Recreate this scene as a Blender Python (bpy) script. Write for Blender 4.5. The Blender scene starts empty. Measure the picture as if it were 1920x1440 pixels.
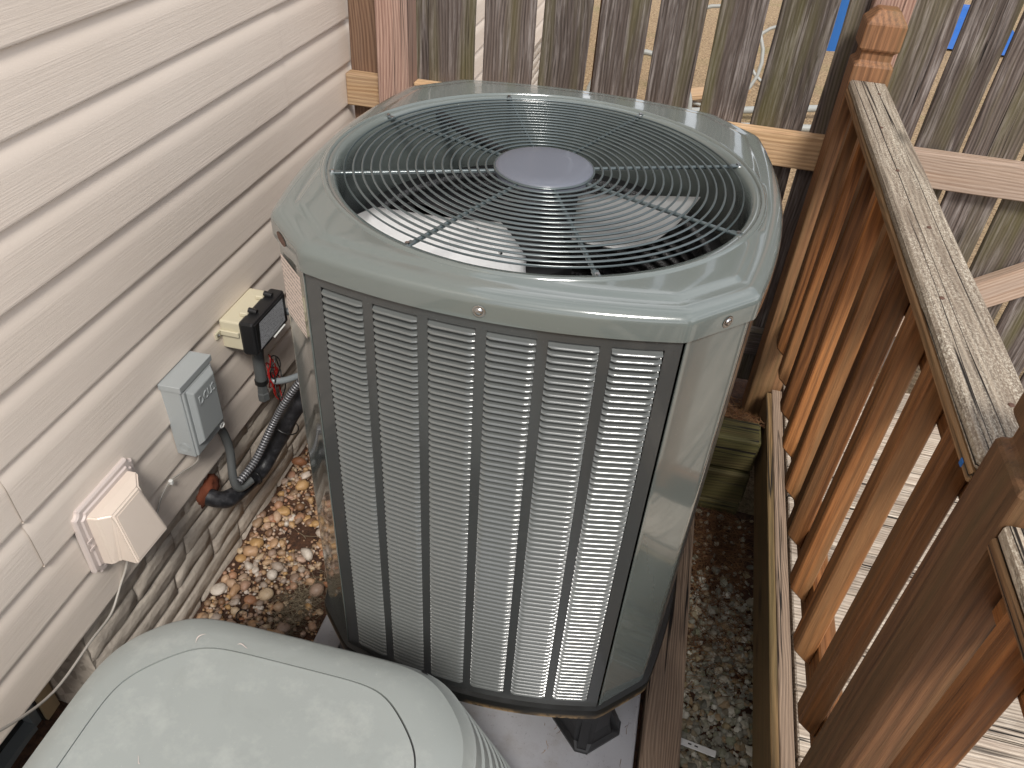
import bpy, bmesh, math, random
import numpy as np
from mathutils import Matrix, Vector, noise as mnoise
random.seed(7); rng=np.random.default_rng(7)
sc=bpy.context.scene
COL=sc.collection
# ------------------------------------------------------------------ camera
R=((0.97242,0.22567,0.05892),(0.18589,-0.59731,-0.78017),(-0.14087,0.76961,-0.62279))
CP=Vector((0.9393,-0.7063,1.7168))
cam=bpy.data.cameras.new('camera'); camo=bpy.data.objects.new('camera',cam); COL.objects.link(camo)
M=Matrix.Identity(4)
for i in range(3):
    M[i][0]=R[0][i]; M[i][1]=-R[1][i]; M[i][2]=-R[2][i]; M[i][3]=CP[i]
camo.matrix_world=M
cam.sensor_width=36; cam.lens=1471.1/1920*36; cam.clip_start=.02; cam.clip_end=400
sc.camera=camo
# ------------------------------------------------------------------ light
world=bpy.data.worlds.new('World'); sc.world=world; world.use_nodes=True
nt=world.node_tree; N=nt.nodes; L=nt.links
SUN_EL,SUN_ROT=math.radians(50),math.radians(158)
bg=N['Background']; sky=N.new('ShaderNodeTexSky'); sky.sky_type='NISHITA'; sky.sun_disc=False
sky.sun_elevation=SUN_EL; sky.sun_rotation=SUN_ROT; sky.dust_density=2.0
tc=N.new('ShaderNodeTexCoord'); mp=N.new('ShaderNodeMapping'); mp.inputs['Scale'].default_value=(1,1,2.2)
nz=N.new('ShaderNodeTexNoise'); nz.inputs['Scale'].default_value=2.1; nz.inputs['Detail'].default_value=6; nz.inputs['Roughness'].default_value=.58
rp=N.new('ShaderNodeValToRGB'); rp.color_ramp.elements[0].position=.38; rp.color_ramp.elements[1].position=.66
cl=N.new('ShaderNodeValToRGB'); cl.color_ramp.elements[0].color=(4.6,4.8,5.2,1); cl.color_ramp.elements[1].color=(17,17,17.4,1)
cl.color_ramp.elements[0].position=.36; cl.color_ramp.elements[1].position=.68
cm=N.new('ShaderNodeMath'); cm.operation='MULTIPLY_ADD'; cm.inputs[1].default_value=.45; cm.inputs[2].default_value=.55
mx=N.new('ShaderNodeMixRGB')
L.new(tc.outputs['Generated'],mp.inputs[0]); L.new(mp.outputs[0],nz.inputs[0]); L.new(nz.outputs[0],rp.inputs[0]); L.new(nz.outputs[0],cl.inputs[0])
L.new(rp.outputs[0],cm.inputs[0]); L.new(cm.outputs[0],mx.inputs[0]); L.new(sky.outputs[0],mx.inputs[1]); L.new(cl.outputs[0],mx.inputs[2])
L.new(mx.outputs[0],bg.inputs[0]); bg.inputs[1].default_value=.078
sl=bpy.data.lights.new('sun','SUN'); sl.energy=2.05; sl.angle=math.radians(14); sl.color=(1,.96,.9)
so=bpy.data.objects.new('sun',sl); COL.objects.link(so)
sd=Vector((math.sin(SUN_ROT)*math.cos(SUN_EL),math.cos(SUN_ROT)*math.cos(SUN_EL),math.sin(SUN_EL)))
so.rotation_euler=sd.to_track_quat('Z','Y').to_euler()
sc.view_settings.view_transform='Standard'; sc.view_settings.look='None'; sc.view_settings.gamma=1
sc.view_settings.use_curve_mapping=False; sc.view_settings.exposure=0.66
sc.render.engine='CYCLES'
# ------------------------------------------------------------------ node helpers
def srgb(r,g,b):
    f=lambda c:(c/255/12.92) if c<=10 else ((c/255+.055)/1.055)**2.4
    return (f(r),f(g),f(b),1)
class NT:
    def __init__(s,name):
        s.m=bpy.data.materials.new(name); s.m.use_nodes=True; s.t=s.m.node_tree; s.b=s.t.nodes['Principled BSDF']
    def n(s,t,**k):
        o=s.t.nodes.new(t)
        for a,v in k.items():
            if hasattr(o,a): setattr(o,a,v)
            else: o.inputs[a.replace('_',' ')].default_value=v
        return o
    def l(s,a,b): s.t.links.new(a,b)
    def coord(s,scale,out='Object',rand=True):
        c=s.n('ShaderNodeTexCoord').outputs[out]
        if rand:
            oi=s.n('ShaderNodeObjectInfo'); a=s.n('ShaderNodeVectorMath',operation='MULTIPLY'); a.inputs[1].default_value=(11,7,5)
            s.l(oi.outputs['Random'],a.inputs[0]); b=s.n('ShaderNodeVectorMath',operation='ADD'); s.l(c,b.inputs[0]); s.l(a.outputs[0],b.inputs[1]); c=b.outputs[0]
        v=s.n('ShaderNodeVectorMath',operation='MULTIPLY'); v.inputs[1].default_value=scale; s.l(c,v.inputs[0]); return v.outputs[0]
    def noise(s,vec,scale=1,detail=4,rough=.5,dist=0):
        o=s.n('ShaderNodeTexNoise'); o.inputs['Scale'].default_value=scale; o.inputs['Detail'].default_value=detail
        o.inputs['Roughness'].default_value=rough; o.inputs['Distortion'].default_value=dist; s.l(vec,o.inputs[0]); return o.outputs[0]
    def ramp(s,v,*st):
        o=s.n('ShaderNodeValToRGB'); e=o.color_ramp.elements
        while len(e)<len(st): e.new(.5)
        for x,(p,c) in zip(e,st): x.position=p; x.color=c if len(c)==4 else (*c,1)
        s.l(v,o.inputs[0]); return o.outputs[0]
    def mix(s,f,a,b,mode='MIX'):
        o=s.n('ShaderNodeMixRGB',blend_type=mode)
        for i,x in enumerate((f,a,b)):
            if isinstance(x,(int,float)): o.inputs[i].default_value=x
            elif isinstance(x,tuple): o.inputs[i].default_value=x
            else: s.l(x,o.inputs[i])
        return o.outputs[0]
    def math(s,op,a,b=0.0,c=0.0):
        o=s.n('ShaderNodeMath',operation=op)
        for i,x in enumerate((a,b,c)):
            if isinstance(x,(int,float)): o.inputs[i].default_value=x
            else: s.l(x,o.inputs[i])
        return o.outputs[0]
    def bump(s,h,strength=.3,dist=.002,prev=None):
        o=s.n('ShaderNodeBump'); o.inputs['Strength'].default_value=strength; o.inputs['Distance'].default_value=dist
        s.l(h,o.inputs['Height'])
        if prev: s.l(prev,o.inputs['Normal'])
        s.l(o.outputs[0],s.b.inputs['Normal']); return o.outputs[0]
    def set(s,**k):
        for a,v in k.items():
            i=s.b.inputs[a.replace('_',' ')]
            if hasattr(v,'is_output'): s.l(v,i)
            else: i.default_value=v
        return s
W1=(1,1,1,1); K0=(0,0,0,1)
def wood(name,dark,light,alt=None,altamt=.5,crack=.0,rough=.75,ring=45,bumpd=.0012,wear=0,wearc=None,green=0,rc=.32,ws=(5,120,120),vr=.5,longcrack=0):
    m=NT(name)
    v=m.coord((.22,1,1)); nw=m.noise(m.coord((1.2,6,6)),1,3)
    warp=m.n('ShaderNodeVectorMath',operation='MULTIPLY'); warp.inputs[1].default_value=(0,.05,.05)
    nc=m.n('ShaderNodeTexNoise'); nc.inputs['Scale'].default_value=1.6; nc.inputs['Detail'].default_value=2; m.l(m.coord((1.3,4,4)),nc.inputs[0]); m.l(nc.outputs[1],warp.inputs[0])
    ad=m.n('ShaderNodeVectorMath',operation='ADD'); m.l(v,ad.inputs[0]); m.l(warp.outputs[0],ad.inputs[1])
    w=m.n('ShaderNodeTexWave',wave_type='RINGS',rings_direction='X'); w.inputs['Scale'].default_value=ring; w.inputs['Distortion'].default_value=2.5
    w.inputs['Detail'].default_value=2; w.inputs['Detail Scale'].default_value=.15; m.l(ad.outputs[0],w.inputs[0])
    fib=m.noise(m.coord((5,260,260)),1,3,.6)
    fib2=m.noise(m.coord((18,700,700)),1,2,.6)
    g=m.math('MULTIPLY_ADD',w.outputs[1],rc,m.math('MULTIPLY',fib,1.1-rc))
    col=m.ramp(g,(.22,dark),(.8,light))
    big=m.noise(m.coord((1.1,20,20)),1,4,.6)
    if alt: col=m.mix(m.math('MULTIPLY',m.ramp(big,(.42,K0),(.66,W1)),altamt),col,alt)
    oi=m.n('ShaderNodeObjectInfo'); val=m.math('MULTIPLY_ADD',oi.outputs['Random'],vr,.97-vr/2)
    hs=m.n('ShaderNodeHueSaturation'); m.l(val,hs.inputs['Value']); m.l(col,hs.inputs['Color']); col=hs.outputs[0]
    sp=m.ramp(fib2,(.34,(.55,.5,.46,1)),(.55,W1)); col=m.mix(.38,col,sp,'MULTIPLY')
    h=m.math('ADD',g,m.math('MULTIPLY',fib2,.5))
    if wear:
        wn=m.noise(m.coord(ws),1,6,.72); wm=m.math('MULTIPLY',m.ramp(wn,(.5-.12*wear,K0),(.62,W1)),m.ramp(m.noise(m.coord((3.2,22,22)),1,5,.7),(.38,(.1,.1,.1,1)),(.6,W1))); col=m.mix(m.math('MULTIPLY',wm,.85),col,wearc)
    if green:
        gn=m.noise(m.coord((1.4,16,16)),1,4); col=m.mix(m.math('MULTIPLY',m.ramp(gn,(.5,K0),(.68,W1)),green),col,srgb(96,92,52))
    # knots
    vo=m.n('ShaderNodeTexVoronoi',feature='F1'); vo.inputs['Scale'].default_value=1; m.l(m.coord((2.3,7,7)),vo.inputs[0])
    kn=m.ramp(vo.outputs['Distance'],(.05,W1),(.13,K0)); col=m.mix(m.math('MULTIPLY',kn,.7),col,tuple(c*.45 for c in dark[:3])+(1,))
    if crack:
        cn=m.noise(m.coord((.55,30,30)),1,3,.5,.3); ab=m.math('ABSOLUTE',m.math('SUBTRACT',cn,.5)); cr=m.ramp(ab,(.004+.007*crack,W1),(.010+.012*crack,K0))
        ck=m.noise(m.coord((.9,24,24)),1,2); cr=m.math('MULTIPLY',cr,m.ramp(ck,(.60-.20*crack-longcrack,K0),(.68-.20*crack-longcrack,W1)))
        col=m.mix(cr,col,(.012,.009,.007,1)); h=m.math('SUBTRACT',h,m.math('MULTIPLY',cr,2.5))
    rr=m.math('MULTIPLY_ADD',fib,.2,rough-.1)
    m.set(Base_Color=col,Roughness=rr,Specular_IOR_Level=.35); m.bump(h,.8,bumpd); return m.m
def plain(name,c,rough=.5,metal=0,coat=0,bump=0,bscale=200,var=0,spec=.5):
    m=NT(name); col=c
    if var:
        n=m.noise(m.coord((1,1,1)),9,5,.6); col=m.mix(n,tuple(x*(1-var) for x in c[:3])+(1,),tuple(min(1,x*(1+var)) for x in c[:3])+(1,))
    m.set(Base_Color=col,Roughness=rough,Metallic=metal,Coat_Weight=coat,Coat_Roughness=.06,Specular_IOR_Level=spec)
    if bump: m.bump(m.noise(m.coord((1,1,1)),bscale,3),bump,.001)
    return m.m
MT={}
MT['picket']=wood('weathered_grey_picket',srgb(46,39,36),srgb(108,97,91),srgb(82,70,64),.6,crack=.08,green=.5,wear=.2,wearc=srgb(152,144,140))
MT['redpicket']=wood('reddish_picket',srgb(100,72,56),srgb(160,128,104),srgb(134,112,98),.4,crack=.2)
MT['redpost']=wood('pinkish_post',srgb(126,94,82),srgb(184,152,136),srgb(150,134,124),.5,crack=.5)
MT['pine']=wood('yellow_pine_rail',srgb(150,116,84),srgb(202,170,132),srgb(178,156,132),.4,ring=30)
MT['palepine']=wood('pale_gate_rail',srgb(160,130,108),srgb(208,184,164),srgb(184,168,156),.5)
MT['baluster']=wood('stained_baluster',srgb(80,47,26),srgb(164,108,62),srgb(132,100,68),.8,rough=.5,ring=26,rc=.22,crack=.08,vr=.85)
MT['stainedpost']=wood('stained_post',srgb(82,56,38),srgb(148,106,74),srgb(112,92,62),.6,rough=.6,crack=.0,ring=26,rc=.22)
MT['railcap']=wood('bleached_rail_cap',srgb(86,74,62),srgb(176,162,144),srgb(122,104,88),.75,crack=.45,longcrack=.12,rough=.85,wear=.3,wearc=srgb(216,208,190),bumpd=.002,ws=(230,420,420),rc=.24)
MT['subrail']=wood('subrail_wood',srgb(92,62,40),srgb(158,120,84),srgb(134,118,84),.5,crack=.4)
MT['deck']=wood('bleached_deck_board',srgb(112,98,86),srgb(196,182,164),srgb(152,134,120),.5,crack=.5,rough=.85,wear=.45,wearc=srgb(224,212,196),bumpd=.0018,ws=(9,160,160))
MT['fascia']=wood('rim_joist',srgb(84,66,42),srgb(140,112,76),srgb(92,86,54),.5,crack=.3)
MT['timber']=wood('edging_timber',srgb(104,86,72),srgb(170,146,124),srgb(138,120,104),.4,crack=.45,ring=70)
MT['wall_timber']=wood('mossy_timber',srgb(52,44,26),srgb(100,88,54),srgb(62,66,30),.7,crack=.4,green=.6)
# vinyl siding
m=NT('vinyl_siding'); gr=m.noise(m.coord((70,5.5,330),rand=False),1,4,.62,.35); gr2=m.ramp(gr,(.40,K0),(.60,W1))
lo=m.noise(m.coord((.7,.7,.7),rand=False),2,3)
cc=m.ramp(lo,(.3,srgb(221,208,195)),(.7,srgb(228,216,204)))
geo=m.n('ShaderNodeAttribute',attribute_name='flat'); cc2=m.mix(m.math('MULTIPLY',m.math('SUBTRACT',1.0,gr2),m.math('MULTIPLY',geo.outputs['Fac'],.06)),cc,(.25,.2,.17,1))
m.set(Base_Color=cc2,Roughness=.5,Specular_IOR_Level=.35)
m.bump(m.math('MULTIPLY',gr2,geo.outputs['Fac']),.22,.001); MT['siding']=m.m
# painted steel
def paint(name,c,rough,coat=.6,dirt=0,bump=.02):
    m=NT(name); n=m.noise(m.coord((1,1,1),rand=False),3.5,4,.6)
    col=m.mix(n,tuple(x*.93 for x in c[:3])+(1,),tuple(x*1.07 for x in c[:3])+(1,))
    rr=m.math('MULTIPLY_ADD',n,.10,rough-.05)
    if dirt:
        d=m.noise(m.coord((1,1,.35),rand=False),16,6,.7); dm=m.ramp(d,(.50,K0),(.74,W1)); col=m.mix(m.math('MULTIPLY',dm,dirt),col,srgb(200,202,196))
        d2=m.noise(m.coord((1,1,1),rand=False),5,6,.75,.6); dm2=m.ramp(d2,(.54,K0),(.72,W1)); col=m.mix(m.math('MULTIPLY',dm2,dirt*.8),col,srgb(112,116,108))
    s2=m.noise(m.coord((1,1,1),rand=False),900,1); col=m.mix(m.ramp(s2,(.80,K0),(.83,W1)),col,srgb(230,232,228))
    m.set(Base_Color=col,Roughness=rr,Coat_Weight=coat,Coat_Roughness=.05,Specular_IOR_Level=.5)
    m.bump(m.noise(m.coord((1,1,1),rand=False),14,3),bump,.02); return m.m
MT['ac']=paint('sage_enamel',srgb(101,108,105),.15,1.0)
MT['acpanel']=paint('dark_sage_enamel',srgb(62,64,64),.30,.5)
MT['slat']=paint('louver_enamel',srgb(92,95,94),.24,.7,bump=.01)
MT['oldac']=paint('faded_green_grey_plastic',srgb(144,149,146),.48,.0,dirt=.22,bump=.05)
MT['wire']=plain('dark_coated_wire',srgb(74,84,86),.3,.2,.5)
MT['hub']=plain('hub_plate_grey',srgb(98,102,112),.42,0,.15,var=.05)
MT['black']=plain('black_plastic',(.012,.012,.013,1),.38)
MT['blackmetal']=plain('black_metal_and_shade',(.015,.015,.016,1),.45,.3,var=.3)  # real black parts, plus painted shade on one blade and the louver backing
MT['alu']=plain('aluminium_blade_lit',(.88,.88,.87,1),.5,.25,var=.08)  # aluminium with the bright sky reflection put into its colour
MT['blade2']=plain('aluminium_blade_shaded',(.34,.34,.33,1),.5,.5,var=.08)  # same blade metal, greyer copy with shade put into the colour
MT['nail']=plain('rusty_nail',srgb(96,70,58),.6,.3,var=.3)
MT['screw']=plain('zinc_screw',(.45,.45,.45,1),.25,1)
MT['greybox']=paint('grey_box_enamel',srgb(150,154,154),.4,.2)
MT['cream']=plain('cream_plastic',srgb(192,184,160),.45,var=.05)
MT['beige']=plain('beige_vent_plastic',srgb(212,198,185),.38,0,.15,var=.04)
MT['flange']=plain('pink_grey_flange',srgb(196,184,178),.45,var=.04)
MT['pvc']=plain('dark_grey_pvc',srgb(78,80,80),.45)
MT['conduit']=plain('grey_conduit',srgb(120,126,128),.35)
MT['whitewire']=plain('grey_white_cable',srgb(166,160,152),.5)
MT['redwire']=plain('red_wire',srgb(140,20,16),.4)
MT['blackwire']=plain('black_wire',(.01,.01,.01,1),.4)
MT['rust']=plain('rust_foam',srgb(104,52,30),.85,bump=.8,bscale=120,var=.5)
MT['pad']=plain('grey_plastic_pad',srgb(150,150,154),.5,0,0,bump=.15,bscale=500,var=.06)
m=NT('grey_plastic_pad'); n=m.noise(m.coord((1,1,1),rand=False),14,6,.7); n2=m.noise(m.coord((1,1,1),rand=False),120,3,.7)
m.set(Base_Color=m.mix(m.math('MULTIPLY',m.ramp(n,(.5,K0),(.72,W1)),.45),m.mix(m.math('MULTIPLY',m.ramp(n2,(.62,K0),(.7,W1)),.5),srgb(152,152,156),srgb(104,96,88)),srgb(126,120,112)),Roughness=.55); m.bump(n2,.15,.001); MT['pad']=m.m
MT['white']=plain('white_vinyl_scrap',srgb(214,214,210),.5)
MT['tan']=plain('tan_window_trim',srgb(172,152,120),.6,var=.1)
MT['glass']=plain('dark_window_glass',(.02,.02,.02,1),.08)
MT['bluebin']=plain('blue_bin',srgb(40,100,170),.4)
MT['tarp']=plain('blue_tarp',srgb(12,84,160),.6,bump=.6,bscale=18,var=.3)
MT['hose']=plain('grey_hose',srgb(150,152,148),.4)
m=NT('slinky_flex_metal'); w=m.n('ShaderNodeTexWave',bands_direction='X'); w.inputs['Scale'].default_value=42; m.l(m.n('ShaderNodeTexCoord').outputs['UV'],w.inputs[0])
m.set(Base_Color=m.ramp(w.outputs[1],(.3,(.05,.05,.055,1)),(.7,(.22,.22,.23,1))),Roughness=.35,Metallic=.3); m.bump(w.outputs[1],.8,.002); MT['flex']=m.m
m=NT('black_foam_insulation'); n=m.noise(m.coord((1,1,1)),30,4); m.set(Base_Color=m.ramp(m.noise(m.coord((1,1,1)),60,6,.7),(.45,(.012,.012,.014,1)),(.75,(.05,.05,.055,1))),Roughness=.42); m.bump(n,.5,.006); MT['foam']=m.m
# coil
m=NT('black_coil_fins'); v=m.coord((1,1,1),rand=False)
w=m.n('ShaderNodeTexWave',bands_direction='Z'); w.inputs['Scale'].default_value=13; w.inputs['Distortion'].default_value=.4; m.l(v,w.inputs[0])
fn=m.noise(m.coord((1,1,.3),rand=False),420,3,.8)
col=m.ramp(m.math('MULTIPLY',m.ramp(fn,(.38,K0),(.72,W1)),m.ramp(w.outputs[1],(.15,(.15,.15,.15,1)),(.7,W1))),(.10,(.014,.014,.015,1)),(.95,(.26,.26,.27,1)))
m.set(Base_Color=col,Roughness=.4,Metallic=.3); m.bump(m.math('ADD',w.outputs[1],fn),.9,.006); MT['coil']=m.m
# foundation
m=NT('moulded_concrete_stone'); n1=m.noise(m.coord((1,1,1)),38,6,.6,.5); n2=m.noise(m.coord((1,1,1),rand=False),3.5,4)
v=m.n('ShaderNodeTexVoronoi',feature='F1'); v.inputs['Scale'].default_value=55; m.l(m.coord((1,.35,1)),v.inputs[0])
n3=m.noise(m.coord((1,1,1)),160,3,.7)
col=m.mix(n2,srgb(176,166,154),srgb(202,191,178)); col=m.mix(m.math('MULTIPLY',m.ramp(n1,(.45,K0),(.7,W1)),.35),col,srgb(128,116,104))
m.set(Base_Color=col,Roughness=.75,Specular_IOR_Level=.3); b=m.bump(m.math('MULTIPLY_ADD',n1,1.2,m.math('MULTIPLY_ADD',v.outputs['Distance'],.8,m.math('MULTIPLY',n3,.25))),.45,.006); MT['stone']=m.m
MT['joint']=plain('recessed_joint',srgb(160,150,138),.9,bump=.8,bscale=60,var=.15)
def pebble(name,*cs,rough=.55):
    m=NT(name); g=m.n('ShaderNodeNewGeometry'); k=len(cs)
    col=m.ramp(g.outputs['Random Per Island'],*[((i+.5)/k,c) for i,c in enumerate(cs)])
    n=m.noise(m.coord((1,1,1),rand=False),90,5,.7); col=m.mix(m.math('MULTIPLY',m.ramp(n,(.42,K0),(.7,W1)),.35),col,tuple(c*.4 for c in cs[0][:3])+(1,))
    m.set(Base_Color=col,Roughness=rough); m.bump(n,.35,.003); return m.m
MT['pebble']=pebble('river_pebble',srgb(166,130,96),srgb(182,156,134),srgb(146,94,60),srgb(200,190,178),srgb(130,110,96),srgb(176,138,88),srgb(156,136,122),srgb(110,78,54),srgb(186,164,136))
MT['crushed']=pebble('crushed_gravel',srgb(128,126,112),srgb(168,162,146),srgb(106,108,80),srgb(200,196,182),srgb(134,116,78),srgb(146,142,128),srgb(92,90,78),srgb(150,128,96))
m=NT('bare_soil'); n=m.noise(m.coord((1,1,1),rand=False),60,8,.75); m.set(Base_Color=m.ramp(n,(.35,srgb(44,28,20)),(.7,srgb(104,70,48))),Roughness=.95); m.bump(n,1,.012); MT['soil']=m.m
m=NT('dry_straw_ground'); n=m.noise(m.coord((1,1,1),rand=False),55,8,.8); n2=m.noise(m.coord((1,1,1),rand=False),3,4)
col=m.ramp(n,(.36,srgb(74,58,42)),(.47,srgb(150,124,92)),(.62,srgb(198,172,136))); col=m.mix(m.math('MULTIPLY',m.ramp(n2,(.55,K0),(.7,W1)),.4),col,srgb(128,124,76))
m.set(Base_Color=col,Roughness=.95); m.bump(n,1,.02); MT['straw']=m.m
MT['needle']=pebble('pine_needle',srgb(122,80,46),srgb(92,60,36),srgb(150,112,72),srgb(82,58,40),rough=.8)
MT['drygrass']=pebble('dry_grass_blade',srgb(120,106,86),srgb(92,84,70),srgb(150,136,112),rough=.8)
# sticker prints
def sticker(name,base,ink,sx,sy,thr=.5):
    m=NT(name); v=m.coord((sx,sy,1),'UV',False); b=m.n('ShaderNodeTexBrick'); b.inputs['Scale'].default_value=1
    n=m.noise(v,1,3,.9); ln=m.n('ShaderNodeTexWave',bands_direction='Y'); ln.inputs['Scale'].default_value=4.2; m.l(m.coord((1,1,1),'UV',False),ln.inputs[0])
    f=m.math('MULTIPLY',m.ramp(n,(thr,K0),(thr+.06,W1)),m.ramp(ln.outputs[1],(.35,K0),(.5,W1)))
    m.set(Base_Color=m.mix(m.math('MULTIPLY',f,.75),base,ink),Roughness=.35); return m.m
MT['sticker']=sticker('paper_rating_sticker',srgb(216,200,190),srgb(80,66,62),26,18,.45)
MT['sticker2']=sticker('silver_rating_sticker',srgb(170,172,176),srgb(60,62,68),16,14,.48)
# ------------------------------------------------------------------ object helpers
WM={}
def link(o,parent=None,M=None):
    M=M or Matrix.Identity(4); COL.objects.link(o)
    if parent is not None: o.parent=parent; o.matrix_basis=WM[parent.name].inverted()@M
    else: o.matrix_basis=M
    WM[o.name]=M.copy(); return o
def tag(o,label=None,cat=None,group=None,kind=None):
    if label:o['label']=label
    if cat:o['category']=cat
    if group:o['group']=group
    if kind:o['kind']=kind
    return o
def thing(name,loc,label,cat,group=None,kind=None):
    o=bpy.data.objects.new(name,None); o.empty_display_size=.05; link(o,None,Matrix.Translation(loc)); return tag(o,label,cat,group,kind)
def newmesh(name,vs,fs,mat,smooth=False,angle=None):
    me=bpy.data.meshes.new(name); me.from_pydata([tuple(v) for v in vs],[],fs); me.materials.append(MT[mat] if isinstance(mat,str) else mat)
    if smooth: me.polygons.foreach_set('use_smooth',[True]*len(me.polygons))
    me.update()
    if angle is not None and smooth:
        bm=bmesh.new(); bm.from_mesh(me); ca=math.radians(angle)
        for e in bm.edges:
            if len(e.link_faces)==2 and e.calc_face_angle(0)>ca: e.smooth=False
        bm.to_mesh(me); bm.free()
    return me
def obj(name,vs,fs,mat,parent=None,smooth=False,M=None,angle=None,world=True):
    """verts in world coords; object origin = M (default parent's)"""
    if M is None: M=WM[parent.name].copy() if parent is not None else Matrix.Translation(sum((Vector(v) for v in vs),Vector())/len(vs))
    if world:
        Mi=M.inverted(); vs=[Mi@Vector(v) for v in vs]
    return link(bpy.data.objects.new(name,newmesh(name,vs,fs,mat,smooth,angle)),parent,M)
def inst(name,me,parent,M): return link(bpy.data.objects.new(name,me),parent,M)
def boxvf(x0,x1,y0,y1,z0,z1):
    v=[(x,y,z) for x in (x0,x1) for y in (y0,y1) for z in (z0,z1)]
    return v,[(0,1,3,2),(4,6,7,5),(0,4,5,1),(2,3,7,6),(0,2,6,4),(1,5,7,3)]
def bevelled(me,w,seg=2,smooth=True):
    bm=bmesh.new(); bm.from_mesh(me); bmesh.ops.bevel(bm,geom=bm.edges[:],offset=w,segments=seg,affect='EDGES',profile=.5)
    bmesh.ops.recalc_face_normals(bm,faces=bm.faces[:])
    for f in bm.faces: f.smooth=False
    bm.to_mesh(me); bm.free(); return me
def box(name,x0,x1,y0,y1,z0,z1,mat,parent=None,bev=.0015,M=None,seg=1):
    c=Matrix.Translation(((x0+x1)/2,(y0+y1)/2,(z0+z1)/2)) if M is None else M
    if M is None:
        dx,dy,dz=(x1-x0)/2,(y1-y0)/2,(z1-z0)/2; v,f=boxvf(-dx,dx,-dy,dy,-dz,dz)
    else: v,f=boxvf(x0,x1,y0,y1,z0,z1)
    me=newmesh(name,v,f,mat)
    if bev: bevelled(me,min(bev,.45*min(x1-x0,y1-y0,z1-z0)),seg)
    return inst(name,me,parent,c)
def frame(o,xd,zd):
    x=Vector(xd).normalized(); z=Vector(zd); z=(z-x*z.dot(x)).normalized(); y=z.cross(x)
    return Matrix(((x.x,y.x,z.x,o[0]),(x.y,y.y,z.y,o[1]),(x.z,y.z,z.z,o[2]),(0,0,0,1)))
def board(name,a,b,w,t,mat,parent=None,up=(0,0,1),bev=.003,wob=.0,seg=1):
    """board from a to b (centre line), width w across local y, thickness t along local z(up)"""
    a,b=Vector(a),Vector(b); Ln=(b-a).length; M=frame((a+b)/2,b-a,up)
    n=max(1,int(Ln/.12)) if wob else 1
    vs=[];fs=[]
    for i in range(n+1):
        x=-Ln/2+Ln*i/n; dy=wob*(mnoise.noise(Vector((x*3,a.x*7+a.z,1)))); dz=wob*.6*(mnoise.noise(Vector((x*3,a.x*7+5,a.y*3))))
        for y,z in ((-w/2,-t/2),(w/2,-t/2),(w/2,t/2),(-w/2,t/2)): vs.append((x,y+dy,z+dz))
    for i in range(n):
        k=4*i
        for j in range(4): fs.append((k+j,k+(j+1)%4,k+4+(j+1)%4,k+4+j))
    fs.append((3,2,1,0)); fs.append((4*n,4*n+1,4*n+2,4*n+3))
    me=newmesh(name,vs,fs,mat)
    bm=bmesh.new(); bm.from_mesh(me); bmesh.ops.recalc_face_normals(bm,faces=bm.faces[:])
    es=[e for e in bm.edges if len(e.link_faces)==2 and e.calc_face_angle(0)>.8]
    bmesh.ops.bevel(bm,geom=es,offset=bev,segments=seg,affect='EDGES'); bm.to_mesh(me); bm.free()
    return inst(name,me,parent,M)
def tube(name,pts,r,mat,parent=None,seg=10,sub=6,closed=False):
    P=[Vector(p) for p in pts]
    if sub>1 and len(P)>2:
        Q=[];n=len(P)
        rngk=range(n if closed else n-1)
        for i in rngk:
            p0=P[(i-1)%n] if (closed or i>0) else P[0]; p1=P[i]; p2=P[(i+1)%n]; p3=P[(i+2)%n] if (closed or i+2<n) else P[-1]
            for k in range(sub):
                t=k/sub; Q.append(.5*((2*p1)+(p2-p0)*t+(2*p0-5*p1+4*p2-p3)*t*t+(3*p1-p0-3*p2+p3)*t**3))
        if not closed: Q.append(P[-1])
        P=Q
    n=len(P); vs=[];fs=[];uv=[]; nrm=None; ln=0; lens=[]
    for i in range(n):
        if closed: d=(P[(i+1)%n]-P[i-1]).normalized()
        else: d=(P[min(i+1,n-1)]-P[max(i-1,0)]).normalized()
        if nrm is None: nrm=d.orthogonal().normalized()
        nrm=(nrm-d*nrm.dot(d)).normalized(); bn=d.cross(nrm); rr=r(i/(n-1)) if callable(r) else r
        if i: ln+=(P[i]-P[i-1]).length
        lens.append(ln)
        for k in range(seg):
            a=2*math.pi*k/seg; vs.append(P[i]+nrm*math.cos(a)*rr+bn*math.sin(a)*rr)
    m_=n if closed else n-1
    for i in range(m_):
        for k in range(seg):
            a,b=i*seg+k,i*seg+(k+1)%seg; j=((i+1)%n)*seg; fs.append((a,b,j+(k+1)%seg,j+k))
            uv+= [(lens[i],0)]*2+[(lens[(i+1)%n],0)]*2
    if not closed: fs.append(tuple(range(seg))[::-1]); fs.append(tuple((n-1)*seg+k for k in range(seg)))
    o=obj(name,vs,fs,mat,parent,True,angle=60)
    me=o.data; ul=me.uv_layers.new(name='UVMap'); 
    for i,c in enumerate(uv): ul.data[i].uv=c
    return o
def lathe(name,prof,c,mat,parent=None,seg=64,a0=0,closed=True,smooth=True,angle=40):
    vs=[];fs=[]
    n=len(prof)
    for i in range(seg):
        a=a0+2*math.pi*i/seg
        for r,z in prof: vs.append((c[0]+r*math.cos(a),c[1]+r*math.sin(a),z))
    for i in range(seg):
        j=(i+1)%seg
        for k in range(n-1): fs.append((i*n+k,j*n+k,j*n+k+1,i*n+k+1))
    return obj(name,vs,fs,mat,parent,smooth,angle=angle)
def join_vf(lst):
    V=[];F=[]
    for v,f in lst:
        k=len(V); V+=list(v); F+=[tuple(i+k for i in q) for q in f]
    return V,F
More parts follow.
